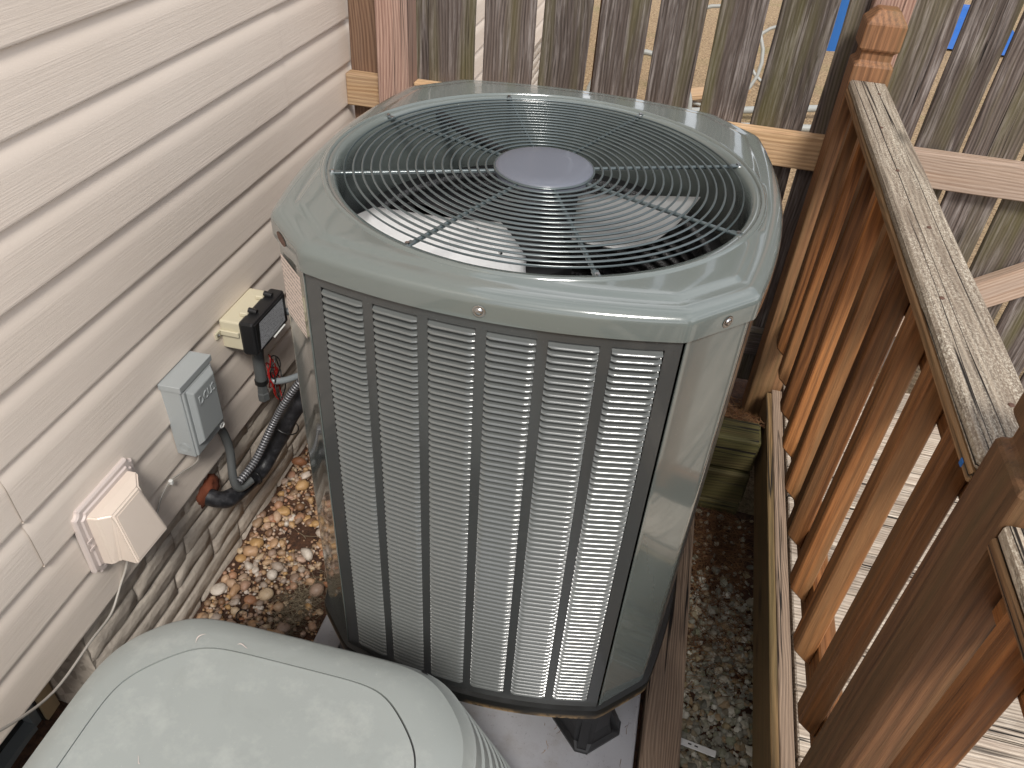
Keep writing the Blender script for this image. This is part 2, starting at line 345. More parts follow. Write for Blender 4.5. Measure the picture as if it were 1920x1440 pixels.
def textmesh(s,size,ext=.0005,font_align='CENTER'):
    cu=bpy.data.curves.new('t','FONT'); cu.body=s; cu.size=size; cu.extrude=ext; cu.align_x=font_align; cu.align_y='CENTER'; cu.resolution_u=2; cu.offset=.0
    o=bpy.data.objects.new('t',cu); COL.objects.link(o); bpy.context.view_layer.update()
    me=bpy.data.meshes.new_from_object(o.evaluated_get(bpy.context.evaluated_depsgraph_get())); bpy.data.objects.remove(o); return me
# ------------------------------------------------------------------ ground
def sheet(name,x0,x1,y0,y1,hf,mat,step,kind='structure',label=None):
    nx=max(2,int((x1-x0)/step)); ny=max(2,int((y1-y0)/step)); vs=[];fs=[]
    for i in range(nx+1):
        for j in range(ny+1):
            x=x0+(x1-x0)*i/nx; y=y0+(y1-y0)*j/ny; vs.append((x,y,hf(x,y)))
    for i in range(nx):
        for j in range(ny): a=i*(ny+1)+j; fs.append((a,a+ny+1,a+ny+2,a+1))
    o=obj(name,vs,fs,mat,None,True); return tag(o,label,None,None,kind)
gh=lambda x,y:-.055+.012*mnoise.noise(Vector((x*9,y*9,0)))+(.02*max(0,1-x/.12) if x<.12 else 0)
big=sheet('ground',-60,60,-60,80,lambda x,y:-.14,'straw',10,label='open ground of dry soil and straw around the house')
sheet('soil_bed',-.2,1.45,-1.2,1.08,gh,'soil',.03,label='brown soil bed under the gravel beside the house')
sheet('yard',-.03,30,1.56,60,lambda x,y:.0+.01*mnoise.noise(Vector((x*2,y*2,0))),'straw',.9,label='pale dry straw covered yard seen through the fence gaps')
# retaining bank behind unit
sheet('bank',-.02,2.2,1.15,1.6,lambda x,y:.232-.13*min(1,max(0,(y-1.15)/.2))+.012*mnoise.noise(Vector((x*14,y*14,2))),'soil',.025,label='low bank of leaf litter between retaining timbers and fence')
# ------------------------------------------------------------------ house
house=thing('house',(0,0,0),'beige lap sided house wall with concrete foundation left of the cooling units','house')
E=.1143; ZS=1.3555
def course_prof(zb,dx=0):
    pr=[(-.0125,zb+.0004),(-.004,zb-.0012),(-.0008,zb-.0008),(.0002,zb+.0016),(.0000,zb+.005)]
    pr+=[(-.0010,zb+.35*E),(-.0018,zb+.60*E),(-.0021,zb+.645*E)]
    for k in range(1,8):
        t=k/7; pr.append((-.0021-.0092*t**1.55,zb+E*(.645+.355*t)-.0005*t))
    return [(x+dx,z) for x,z in pr]
def siding_panel(zb,y0,y1,dx=0,n=2):
    prof=[];flat=[]
    for c in range(n): 
        p=course_prof(zb+c*E,dx)
        prof+=p; flat+=[0,0,1,1,1,1,1,.8]+[0]*7
    if zb<.5 or 1:
        prof[0]=(prof[0][0],prof[0][1])
    m_=len(prof); ys=[y0]; 
    while ys[-1]<y1-.6: ys.append(ys[-1]+.5)
    ys.append(y1)
    vs=[(x+.0006*mnoise.noise(Vector((y*2,z*9,0))),y,z) for y in ys for x,z in prof]
    fs=[(i*m_+k,(i+1)*m_+k,(i+1)*m_+k+1,i*m_+k+1) for i in range(len(ys)-1) for k in range(m_-1)]
    # back thickness edge at seam
    o=obj('siding_panel',vs,fs,'siding',house,True,angle=50)
    at=o.data.attributes.new('flat','FLOAT','POINT'); at.data.foreach_set('value',flat*len(ys)); return o
zb=ZS-9*E
for k in range(16):
    z=zb+2*E*k
    if k in (1,):
        siding_panel(z,-3,-.018,.0); siding_panel(z,-.020,6.6,.0038)
    elif k==3:
        siding_panel(z,-3,1.07,.0022); siding_panel(z,1.05,6.6,.0)
    elif k==0: siding_panel(z,-3,2.9); siding_panel(z,2.88,6.6,.002)
    else: siding_panel(z,-3,6.6,.0)
box('wall_sheathing',-.25,-.0165,-3,6.6,.325,zb+32*E,'tan',house,0)
# foundation
fnd=obj('foundation',*boxvf(-.25,-.023,.0,6.6,-.2,.322),'joint',house)
def stone_mesh(i,l,h):
    r=random.Random(i); nx,nz=7,4; vs=[];fs=[]
    US=[0,.035,.2,.4,.6,.8,.965,1]; WS=[0,.13,.5,.87,1]
    for a in range(nx+1):
        for b in range(nz+1):
            u=US[a];w=WS[b]; ed=(a in(0,nx)) or (b in (0,nz))
            x=(0.0 if ed else .0048+.003*mnoise.noise(Vector((u*3.1+i*9,w*2.3,i)))+.0015*r.random())
            sk=.10*(w-.5)*h/l
            vs.append((x,(u-.5)*l+(0 if a in(0,nx) else .0)+ (r.random()-.5)*.006+ sk*l,(w-.5)*h+(r.random()-.5)*.004+.006*math.sin(u*3+i)))
    for a in range(nx):
        for b in range(nz): k=a*(nz+1)+b; fs.append((k,k+nz+1,k+nz+2,k+1))
    return newmesh('stone',vs,fs,'stone',True)
SM=[[stone_mesh(i*3+j,l,.055) for i in range(5)] for j,l in enumerate((.15,.21,.27,.33))]
SL=(.15,.21,.27,.33)
for row in range(7):
    z=.322-.0275-row*.056; y=.004-random.random()*.0
    first=True
    while y<2.2:
        j=random.randrange(4); l=SL[j]
        inst('stone',random.choice(SM[j]),house,Matrix.Translation((-.022,y+l/2,z))); y+=l+.003
farst=[]
for row in range(7):
    z=.322-.0275-row*.056; y=2.3
    while y<6.5:
        j=random.randrange(4); me=SM[j][0]; farst.append(([(v.co.x-.022,v.co.y+y+SL[j]/2,v.co.z+z) for v in me.vertices],[tuple(p.vertices) for p in me.polygons])); y+=SL[j]+.003
tag(obj('far_foundation_stones',*join_vf(farst),'stone',house,True),kind='stuff')
# window recess at the left end of foundation
jm=obj('window_reveal',[(x,-.0005+.003*mnoise.noise(Vector((x*40,z*25,1))) ,z) for x in np.linspace(-.2,-.0225,14) for z in np.linspace(-.2,.322,30)],[(a*30+b,a*30+30+b,a*30+31+b,a*30+b+1) for a in range(13) for b in range(29)],'stone',house,True)
win=obj('window',*join_vf([boxvf(-.215,-.165,-.045,-.006,-.1,.33),boxvf(-.215,-.165,-.9,-.046,.30,.33)]),'tan',house)
obj('sash',*join_vf([boxvf(-.215,-.178,-.068,-.049,-.02,.30),boxvf(-.215,-.172,-.9,-.069,-.02,.012),boxvf(-.215,-.17,-.9,-.049,-.06,-.03)]),'conduit',win)
obj('pane',*boxvf(-.21,-.2,-.9,-.07,.013,.3),'glass',win)
obj('gasket',*boxvf(-.215,-.171,-.0488,-.0455,-.06,.30),'black',win)
box('window_well',-.25,-.001,-.9,-.01,-.14,-.061,'joint',house,0)
# ------------------------------------------------------------------ fence
fence=thing('picket_fence',(0,1.45,0),'weathered grey vertical board fence standing behind the tall cooling unit','fence')
def picket(parent,x0,x1,y=1.476,z0=.16,z1=1.98,mat='picket',t=.017,tilt=0):
    c=(x0+x1)/2; o=board('picket',(c+tilt*(-.8),y,z0),(c+tilt*.8,y,z1),x1-x0,t,mat,parent,up=(0,-1,0),bev=.003,wob=.006); return o
picket(fence,1.289,1.338,1.4755)
picket(fence,.004,.092,1.474,mat='redpicket')
for a,b,t in ((.100,.2345,.0),(.2375,.367,0),(.391,.529,.0),(.549,.675,.002),(.697,.822,0),(.849,.966,0),(.994,1.108,.003),(1.136,1.27,0)):
    picket(fence,a,b,1.476+random.uniform(-.002,.002),z0=.12+random.uniform(0,.04),tilt=t)
board('post',(.157,1.435,-.1),(.157,1.435,2.1),.089,.089,'redpost',fence,up=(0,-1,0),bev=.003)
board('post',(1.385,1.4745,-.1),(1.385,1.4745,2.1),.089,.089,'redpost',fence,up=(0,-1,0),bev=.003)
board('rail',(.0,1.448,.9455),(.111,1.448,.9455),.091,.036,'pine',fence,up=(0,-1,0))
board('rail',(.203,1.448,.9455),(1.339,1.448,.9455),.091,.036,'pine',fence,up=(0,-1,0))
board('rail',(.203,1.448,.33),(1.339,1.448,.33),.089,.036,'picket',fence,up=(0,-1,0))
gate=thing('fence_gate',(1.9,1.45,0),'grey board gate with pale cross rail and diagonal brace beyond the deck railing','gate')
for a,b in ((1.432,1.541),(1.556,1.664),(1.676,1.803),(1.822,1.945),(1.962,2.085),(2.10,2.225),(2.245,2.37),(2.385,2.51),(2.53,2.65)):
    picket(gate,a,b,1.476+random.uniform(-.002,.002),z0=.3)
board('rail',(1.432,1.448,.9455),(2.65,1.448,.9455),.092,.037,'palepine',gate,up=(0,-1,0))
dv=Vector((.099,0,.071)).normalized(); p0=Vector((1.88,1.447,.628))
board('brace',p0-dv*.52,p0+dv*.34,.088,.037,'palepine',gate,up=(0,-1,0))
for i,(x,z) in enumerate(((.6,1.0),)): pass
# a red-brown stake behind fence gap + stuff beyond the fence
st=board('garden_stake',(.70,1.56,.0),(.705,1.56,1.30),.035,.035,'baluster',None,up=(0,-1,0)); tag(st,'narrow red-brown wooden stake with nail heads behind the fence gap','stake')
st=board('wooden_prop',(.86,1.62,.0),(.84,1.62,.93),.06,.02,'pine',None,up=(0,-1,0)); tag(st,'short pale yellow board leaning behind a fence gap right of the stake','board')
# ------------------------------------------------------------------ deck & railing (slight yaw)
YA=-.0165; D0=Vector((1.359,.12,0)); DM=Matrix.Translation(D0)@Matrix.Rotation(YA,4,'Z')@Matrix.Translation(-D0)
def dk(x,y,z): return DM@Vector((x,y,z))
deck=thing('deck',(1.8,.3,0),'sun bleached plank deck on the right behind the railing','deck')
y=-1.6; i=0
seam0=.299-.0715*0
y=seam0-.1425*13
while y<1.30:
    board('deck_board',dk(1.396,y+.0712,.2365),dk(3.3,y+.0712,.2365),.1375,.027,'deck',deck,bev=.003,wob=.001); y+=.1425
board('deck_board',dk(1.3745,-1.6,.2365),dk(1.3745,1.32,.2365),.029,.027,'timber',deck,bev=.002)
board('fascia',dk(1.3505,-1.6,.178),dk(1.3505,1.30,.178),.146,.016,'fascia',deck,up=(-1,0,0),bev=.002,wob=.002)
board('joist',dk(1.372,-1.6,.12),dk(1.372,1.32,.12),.19,.02,'fascia',deck,up=(-1,0,0))
for yy in (-.9,.2,1.1): board('deck_post',dk(1.45,yy,-.15),dk(1.45,yy,.21),.089,.089,'wall_timber',deck,up=(0,-1,0))
rail=thing('deck_railing',(1.365,.6,.25),'brown wooden deck railing with square balusters and a bleached cap board','railing')
def deckpost(y0,name='post'):
    cx,cy=1.3635,y0+.0445; h=.0445
    segs=[(.05,h),(1.203,h),(1.211,h-.009),(1.230,h-.009),(1.238,h),(1.294,h),(1.322,h-.022)]
    vs=[];fs=[]
    for z,r in segs:
        for sx,sy in((-1,-1),(1,-1),(1,1),(-1,1)): vs.append(dk(cx+sx*r,cy+sy*r,z))
    for i in range(len(segs)-1):
        for j in range(4): a=4*i+j;b=4*i+(j+1)%4; fs.append((a,b,b+4,a+4))
    fs.append((3,2,1,0)); k=4*(len(segs)-1); fs.append((k,k+1,k+2,k+3))
    Mx=frame(dk(cx,cy,.7),(0,0,1),(0,-1,0))
    o=obj(name,vs,fs,'stainedpost',rail,M=Mx)
    bm=bmesh.new(); bm.from_mesh(o.data); bmesh.ops.recalc_face_normals(bm,faces=bm.faces[:]); bmesh.ops.bevel(bm,geom=[e for e in bm.edges if e.calc_face_angle(0)>.3],offset=.0025,segments=1,affect='EDGES'); bm.to_mesh(o.data); bm.free()
    return o
YB=-.002; RM=Matrix.Translation(D0)@Matrix.Rotation(YB,4,'Z')@Matrix.Translation(-D0)
def dk(x,y,z): return RM@Vector((x,y,z))
deckpost(1.338); deckpost(-.095)
def rail_section(y0,y1,bys):
    cb_=board('cap_board',dk(1.3605,y0,1.1595),dk(1.3605,y1,1.1595),.083,.021,'railcap',rail,bev=.0045,wob=.0018)
    for k in range(6):
        q=dk(1.3605+random.uniform(-.025,.025),y0+(y1-y0)*(.08+.17*k),1.1705); me=newmesh('nail_head',[(.004*math.cos(a),.004*math.sin(a),0) for a in np.linspace(0,6.283,9)[:-1]]+[(.003*math.cos(a),.003*math.sin(a),.0012) for a in np.linspace(0,6.283,9)[:-1]],[(j,(j+1)%8,8+(j+1)%8,8+j) for j in range(8)]+[tuple(range(8,16))],'nail'); inst('nail_head',me,cb_,Matrix.Translation(q))
    board('sub_rail',dk(1.3590,y0,1.1405),dk(1.3590,y1,1.1405),.084,.0165,'subrail',rail,bev=.0025,wob=.0012)
    board('upper_rail',dk(1.3765,y0,1.086),dk(1.3765,y1,1.086),.088,.034,'baluster',rail,up=(-1,0,0),bev=.003)
    board('bottom_rail',dk(1.3765,y0,.475),dk(1.3765,y1,.475),.086,.034,'baluster',rail,up=(-1,0,0),bev=.003)
    for by in bys:
        cx=1.3405; h=.0182; zt=1.1315; zb_=.457
        vs=[]
        for sx,sy in((-1,-1),(1,-1),(1,1),(-1,1)): vs.append((sx,sy))
        lean=random.uniform(-.004,.004)
        V=[dk(cx+sx*h,by+sy*h+lean,(zb_+(.036 if sx<0 else 0))) for sx,sy in vs]+[dk(cx+sx*h,by+sy*h,zt) for sx,sy in vs]
        # bevel cut foot: add intermediate flat
        F=[(0,1,5,4),(1,2,6,5),(2,3,7,6),(3,0,4,7),(3,2,1,0),(4,5,6,7)]
        Mx=frame(dk(cx,by,.75),(0,0,1),(0,-1,0))
        o=obj('baluster',V,F,'baluster',rail,M=Mx); bevelled(o.data,.003,1)
rail_section(-.005,1.337,[.086+.1385*i for i in range(9)])
rail_section(-1.5,-.096,[-.185-.1385*i for i in range(9)])
box('blue_tag',1.3155,1.3175,.018,.026,1.134,1.142,'bluebin',rail,.0005)
# ------------------------------------------------------------------ timbers
t=board('edging_timber',(1.168,-.9,-.045),(1.168,1.03,-.045),.088,.085,'timber',None,bev=.005,wob=.004); tag(t,'long brown landscape timber lying on the ground right of the tall cooling unit','timber')
wall=thing('retaining_wall',(1.0,1.1,0),'low dark mossy timber retaining wall behind the unit below the fence','retaining wall')
board('timber',(.1,1.105,.185),(1.345,1.105,.185),.092,.122,'wall_timber',wall,bev=.008,wob=.006)
board('timber',(.1,1.099,.055),(1.345,1.099,.055),.088,.122,'wall_timber',wall,bev=.008,wob=.006)
board('timber',(.1,1.106,-.07),(1.345,1.106,-.07),.088,.118,'wall_timber',wall,bev=.008)
t=board('vinyl_scrap',(1.212,.283,-.03),(1.296,.270,-.028),.016,.004,'white',None,bev=.001); tag(t,'small white vinyl strip lying on the grey gravel','strip')
for k in (.2,.45):
    box('nail_hole',-.004,.004,-.0015,.0015,.0016,.0028,'black',t,0,M=WM[t.name]@Matrix.Translation((-.03+k*.06,0,0)))
# ------------------------------------------------------------------ gravel
def ico(sub):
    bm=bmesh.new(); bmesh.ops.create_icosphere(bm,subdivisions=sub,radius=1); v=np.array([x.co[:] for x in bm.verts]); f=np.array([[q.index for q in p.verts] for p in bm.faces]); bm.free(); return v,f
I1=ico(1); I2=ico(2)
def stones(name,pts,mat,angular,label,smooth=True):
    V=[];F=[];o=0
    for (x,y,z,r,big_) in pts:
        v,f=(I2 if big_ else I1); s=rng.uniform(.7,1.3,3); s[2]*=.72
        v=v*s*r
        if angular: v=v*(1+.22*rng.standard_normal((len(v),1))) if not big_ else v*(1+.13*rng.standard_normal((len(v),1)))
        else:
            d=rng.standard_normal(3); v=v*(1+.16*np.sin((v/r)@d*2.2+rng.uniform(0,6)))[:,None]
        a=rng.uniform(0,6.28); b=rng.uniform(-.4,.4); ca,sa,cb,sb=math.cos(a),math.sin(a),math.cos(b),math.sin(b)
        Rz=np.array([[ca,-sa,0],[sa,ca,0],[0,0,1]])@np.array([[1,0,0],[0,cb,-sb],[0,sb,cb]])
        V.append(v@Rz.T+(x,y,z)); F.append(f+o); o+=len(v)
    V=np.concatenate(V);F=np.concatenate(F)
    me=bpy.data.meshes.new(name); me.from_pydata(V.tolist(),[],F.tolist()); me.materials.append(MT[mat])
    me.polygons.foreach_set('use_smooth',[smooth]*len(me.polygons)); ob=bpy.data.objects.new(name,me); link(ob); return tag(ob,label,None,None,'stuff')
def field(x0,x1,y0,y1,n,rs,skip,zoff=0):
    out=[]
    for _ in range(n):
        x=rng.uniform(x0,x1); y=rng.uniform(y0,y1)
        r=rs(); 
        if skip(x,y,r): continue
        out.append((x,y,gh(x,y)+r*.35+zoff+rng.uniform(0,.3)*r,r,r>.009))
    return out
def skipL(x,y,r):
    d=math.hypot((x-.13)/.045,(y-.62)/.05); d2=math.hypot((x-.28)/.085,(y-.43)/.19)
    if d<1: return r>.004
    if d2<1: return rng.random()<.8
    d3=math.hypot((x-.2)/.05,(y-.40)/.06)
    return d3<1 and rng.random()<.5
P1=field(-.01,.33,-.1,1.04,5200,lambda:float(np.clip(rng.lognormal(-5.25,.42),.003,.016)),skipL)
P1+=field(.0,.32,-.1,1.04,85,lambda:float(rng.uniform(.013,.020)),skipL,.004)
stones('river_gravel',P1,'pebble',False,'tan and orange river pebbles between the house foundation and the unit')
def skipR(x,y,r): return y>.62 and rng.random()<min(.93,(y-.62)*4) or (x>1.335 and rng.random()<.3)
P2=field(1.213,1.40,-.2,1.05,5600,lambda:float(np.clip(rng.lognormal(-5.2,.35),.0025,.012)),skipR)
stones('crushed_gravel',P2,'crushed',True,'grey green crushed gravel in the strip between timber and deck',False)
def straws(name,n,fx,mat,label,ln=(.02,.07),r=.0006,lift=.02,curl=.5):
    V=[];F=[]
    for _ in range(n):
        x,y,z=fx(); a=rng.uniform(0,6.28); L_=rng.uniform(*ln); up=rng.uniform(-.1,lift/.03*.5); k=len(V)
        p=Vector((x,y,z)); d=Vector((math.cos(a),math.sin(a),up)).normalized(); side=Vector((-d.y,d.x,0)).normalized()
        for s in range(4):
            t=s/3; q=p+d*L_*t+side*curl*L_*t*t*rng.uniform(-.4,.4); w=r*(1-t*.6)
            for j in range(3): aa=j*2.094; V.append(q+side*w*math.cos(aa)+Vector((0,0,1))*w*math.sin(aa))
        for s in range(3):
            for j in range(3): F.append((k+3*s+j,k+3*s+(j+1)%3,k+3*s+3+(j+1)%3,k+3*s+3+j))
    o=obj(name,V,F,mat); return tag(o,label,None,None,'stuff')
def fR():
    y=.42+.63*rng.beta(1.5,1.1); x=rng.uniform(1.2,1.37); return x,y,gh(x,y)+rng.uniform(0,.016)
straws('pine_needles',1700,fR,'needle','brown fallen pine needles over the back end of the gravel strip',lift=.008,r=.0008)
def fB(): x=rng.uniform(1.15,1.40); y=rng.uniform(1.15,1.42); return x,y,.235-.13*min(1,(y-1.15)/.2)+rng.uniform(0,.014)
straws('leaf_litter',1500,fB,'needle','tan leaf litter and twigs on top of the bank beside the fence',lift=.012,r=.0011,ln=(.01,.04))
def fG():
    a=rng.normal(0,1,2); x=.215+.03*a[0]; y=.40+.045*a[1]; return x,y,gh(x,y)+rng.uniform(0,.012)
straws('dry_grass_tuft',520,fG,'drygrass','matted dead grey grass clump among the river pebbles',lift=.03,r=.0008,ln=(.015,.05),curl=1.5)
def fP(): x=rng.uniform(.9,1.1); y=rng.uniform(-.05,.3); return x,y,.001
straws('pad_debris',26,fP,'needle','few brown needles and crumbs lying on the grey pad near the black foot',lift=.001,r=.0007,ln=(.006,.03))
def fH(): x=rng.uniform(0,.31); y=rng.uniform(.1,1.0); return x,y,gh(x,y)+rng.uniform(.004,.014)
straws('scattered_twigs',60,fH,'drygrass','few thin dry twigs scattered over the river pebbles',lift=.01,r=.0009,ln=(.03,.08))
tube('root_ring',[(.098+.015*math.cos(a),.325+.015*math.sin(a),gh(.1,.32)+.022+.003*math.sin(a)) for a in np.linspace(0,5.4,9)],.0014,'black',None,6,3); tag(bpy.data.objects['root_ring'],'small curled black plastic ring lying on the pebbles','ring')
# ------------------------------------------------------------------ pad
pad=box('equipment_pad',.31,1.112,-.75,1.05,-.06,.0,'pad',None,.008,seg=2); tag(pad,'grey plastic equipment pad under the two cooling units','pad')
# ------------------------------------------------------------------ main unit
UX,UY,UYAW=.7309,.6238,-.012; HX,YF,CH,ZT,ZB=.2802,.4089,.0912,1.1065,.1474; SAG=.038
ac=thing('air_conditioner',(UX,UY,0),'tall sage green outdoor cooling unit with louvered sides and round fan grille','air conditioner')
UM=Matrix.Translation((UX,UY,0))@Matrix.Rotation(UYAW,4,'Z')
def uw(x,y,z): return UM@Vector((x,y,z))
def front(u,off=0):  # u 0..1 on front face -> local x,y
    return (-HX+2*HX*u, -YF-SAG*4*u*(1-u)-off)
def rside(u,off=0):
    h=YF-CH; return (HX+CH+SAG*4*u*(1-u)+off, -h+2*h*u)
def outline():
    P=[]
    for i in range(40): P.append(front(i/40))
    def cf(a,b):
        for i in range(12): P.append((a[0]+(b[0]-a[0])*i/12,a[1]+(b[1]-a[1])*i/12))
    cf((HX,-YF),(HX+CH,-YF+CH))
    for i in range(0,40): P.append(rside(i/40))
    cf((HX+CH,YF-CH),(HX,YF))
    for i in range(40): x,y=front(1-i/40); P.append((x,-y))
    cf((-HX,YF),(-HX-CH,YF-CH))
    for i in range(40): x,y=rside(1-i/40); P.append((-x,y))
    cf((-HX-CH,-YF+CH),(-HX,-YF))
    return P
OUT=outline(); oa=np.unwrap([math.atan2(y,x) for x,y in OUT]); orr=np.array([math.hypot(x,y) for x,y in OUT])
def rout(a):
    a0=oa[0]; a=(a-a0)%(2*math.pi)+a0; return float(np.interp(a,np.append(oa,oa[0]+2*math.pi),np.append(orr,orr[0])))
GC=Vector((.7282,.6039)); 
# cap
NA=360; gcl=UM.inverted()@Vector((GC.x,GC.y,0))
angs=[2*math.pi*i/NA for i in range(NA)]
def opt(a,off): 
    r=rout(a)+off; return (r*math.cos(a),r*math.sin(a))
def smoothout(a,off,k):
    # rounded octagon: average over neighbouring angles
    s=[rout(a+d)+off for d in np.linspace(-k,k,7)]; r=sum(s)/7; return (r*math.cos(a),r*math.sin(a))
rings=[]
for off,z,k in ((.002,ZT+.003,0),(.0065,ZT,0),(.0065,ZT+.026,0),(.0055,ZT+.032,.002),(.002,ZT+.0370,.003),(-.004,ZT+.0407,.004),(-.012,ZT+.0430,.006),(-.021,ZT+.0436,.008)):
    rings.append([(*smoothout(a,off,k),z) for a in angs])
RC=.3855
# plateau: crease follows the octagon, limited by the round opening
def capr(off,rmin,z,k=.008):
    out=[]
    for a in angs:
        x,y=smoothout(a,off,k); d=Vector((x-gcl.x,y-gcl.y)); r=d.length; r2=max(r,rmin); d=d/r*r2; out.append((gcl.x+d.x,gcl.y+d.y,z))
    return out
rings+=[capr(-.030,RC+.0040,ZT+.0432),capr(-.034,RC+.0032,ZT+.0438),capr(-.039,RC+.0026,ZT+.0472),capr(-.046,RC+.0020,ZT+.0476),capr(-.056,RC+.0014,ZT+.0480)]
base_=rings[-1]
for t in (.35,.7,1.0):
    o_=[]
    for (x,y,z) in base_:
        d=Vector((x-gcl.x,y-gcl.y)); r=d.length; q=r+(RC-r)*t; d=d/r*q; o_.append((gcl.x+d.x,gcl.y+d.y,ZT+.0480))
    rings.append(o_)
def toc(r,z):
    o_=[]
    for (x,y,_) in base_:
        d=Vector((x-gcl.x,y-gcl.y)).normalized()*r; o_.append((gcl.x+d.x,gcl.y+d.y,z))
    return o_
for r,z in ((.3842,ZT+.0500),(.382,ZT+.0515),(.3790,ZT+.0515),(.3770,ZT+.0500),(.3760,ZT+.0476),(.366,ZT+.0462),(.3615,ZT+.040),(.3585,ZT+.03),(.357,ZT+.012),(.357,ZT-.05),(.359,ZT-.10),(.363,ZT-.105)):
    rings.append(toc(r,z))
V=[uw(*p) for rg in rings for p in rg]; F=[]
for i in range(len(rings)-1):
    for j in range(NA):
        k=(j+1)%NA; F.append((i*NA+j,i*NA+k,(i+1)*NA+k,(i+1)*NA+j))
cap=obj('top_cover',V,F,'ac',ac,True,angle=55)
lat=None
# front panel frame
def arc_strip(u0,u1,z0,z1,off=0,th=.004,n=8,fn=front):
    vs=[];fs=[]
    for i in range(n+1):
        u=u0+(u1-u0)*i/n
        for z in (z0,z1):
            x,y=fn(u,off); x2,y2=fn(u,off-th); vs+= [uw(x,y,z),uw(x2,y2,z)]
    for i in range(n):
        a=4*i;b=a+4; fs+=[(a,b,b+2,a+2),(a+1,a+3,b+3,b+1),(a,a+1,b+1,b),(a+2,b+2,b+3,a+3)]
    fs+=[(0,2,3,1),(4*n,4*n+1,4*n+3,4*n+2)]; return vs,fs
S0,SW,SP=.048,.128,.1568
ztop,zbot=ZT-.0185,ZB+.026; NR=75; pit=(ztop-zbot)/NR
parts=[arc_strip(.0,1,ztop,ZT-.002,n=24),arc_strip(0,1,ZB,zbot,n=24)]
e=[0]+[x for c in range(6) for x in (S0+SP*c,S0+SP*c+SW)]+[1]
for c in range(0,len(e),2): parts.append(arc_strip(e[c],e[c+1],zbot-.0001,ztop+.0001,n=4))
obj('louver_panel',*join_vf(parts),'acpanel',ac,True,angle=40)
# slats
def slat_vf():
    hl=SW*2*HX/2; n=12; prof=[(-.0080,pit*.50),(-.0068,pit*.24),(-.0042,pit*.02),(-.0002,-pit*.16),(.0046,-pit*.30),(.0044,-pit*.38),(-.0008,-pit*.24),(-.0052,-pit*.04),(-.0080,pit*.22)]
    vs=[];fs=[];m_=len(prof)
    for i in range(n+1):
        s=-1+2*i/n; e_=1-abs(s)**16*.85; x=s*hl
        for o,z in prof: vs.append((x,-(o*e_ if o>0 else o),z))
    for i in range(n):
        for k in range(m_):
            a=i*m_+k;b=i*m_+(k+1)%m_; fs.append((a,a+m_,b+m_,b))
    return vs,fs
sv,sf=slat_vf(); SME=newmesh('louver_slat',sv,sf,'slat',True,None); rest=[]
for r in range(NR):
    z=ztop-(r+.5)*pit
    for c in range(6):
        u=S0+SP*c+SW/2; x,y=front(u); dx=2*HX; dy=-SAG*4*(1-2*u); an=math.atan2(dy,dx)
        Mx=UM@Matrix.Translation((x,y,z))@Matrix.Rotation(an,4,'Z')
        if r<50: inst('louver_slat',SME,ac,Mx)
        else: rest.append(([Mx@Vector(v) for v in sv],sf))
tag(obj('lower_louver_slats',*join_vf(rest),'slat',ac,True),kind='stuff')
# added black backing sheet, painting in the shade of the interior behind louvers
vs,fs=arc_strip(.02,.98,ZB+.01,ZT-.005,off=-.030,th=.003,n=20); obj('dark_backing',vs,fs,'blackmetal',ac)
# other sides, bowed panels
for nm,fn in (('side_panel',rside),('side_panel',lambda u,o=0:(-rside(u,o)[0],rside(u,o)[1])),('rear_panel',lambda u,o=0:(front(u,o)[0],-front(u,o)[1]))):
    lst=[arc_strip(.03,.97,ZB,ZT-.002,n=24,fn=fn,off=-.002)]
    for r in range(33):
        z=ztop-(r+.5)*(ztop-zbot)/33; lst.append(arc_strip(.06,.94,z,z+.008,n=10,fn=fn,off=-.004,th=.006))
    obj(nm,*join_vf(lst),'acpanel',ac,True,angle=40)
# corner posts
def corner(sx,sy):
    g=.0035; k_=.0005
    pl=[(HX+g,-YF+.010),(HX+g,-YF+.0045),(HX+g+.0012,-YF+.0032),(HX+.010,-YF+.0085)]
    pl+=[(HX+.012,-YF+.0125),(HX+CH-.010,-YF+CH-.0095),(HX+CH-.005,-YF+CH-.0042),(HX+CH-.0012,-YF+CH+.002),(HX+CH,-YF+CH+.014),(HX+CH-.006,-YF+CH+.015)]
    vs=[];fs=[]
    zz=[ZB,ZT-.003]
    for z in zz:
        for x,y in pl: vs.append(uw(x*sx,y*sy,z))
    n=len(pl)
    for i in range(n-1): fs.append((i,i+1,n+i+1,n+i))
    return obj('corner_post',vs,fs,'ac',ac,True,angle=35)
for sx in (-1,1):
    for sy in (1,-1): corner(sx,sy)
# base pan
bp=[]
for off,z in ((.010,ZB-.001),(.012,ZB-.006),(.012,ZB-.030),(.006,ZB-.036),(-.02,ZB-.036),(-.03,ZB-.03)):
    bp.append([uw(*opt(a,off),z) for a in angs[::2]])
n2=len(bp[0]); V=[p for rg in bp for p in rg]; F=[(i*n2+j,i*n2+(j+1)%n2,(i+1)*n2+(j+1)%n2,(i+1)*n2+j) for i in range(len(bp)-1) for j in range(n2)]
V+= [uw(*opt(a,-.008),ZB+.002) for a in angs[::2]]; k0=(len(bp))*n2; F+=[(j,(j+1)%n2,k0+(j+1)%n2,k0+j) for j in range(n2)]
F.append(tuple(range((len(bp)-1)*n2,len(bp)*n2)))
m=NT('black_base_pan'); n=m.noise(m.coord((1,1,1),rand=False),70,6,.8); tcz=m.n('ShaderNodeTexCoord'); sx_=m.n('ShaderNodeSeparateXYZ'); m.l(tcz.outputs['Object'],sx_.inputs[0])
band=m.ramp(sx_.outputs['Z'],(ZB-.030,W1),(ZB-.016,K0)); n5=m.noise(m.coord((1,1,1),rand=False),9,3)
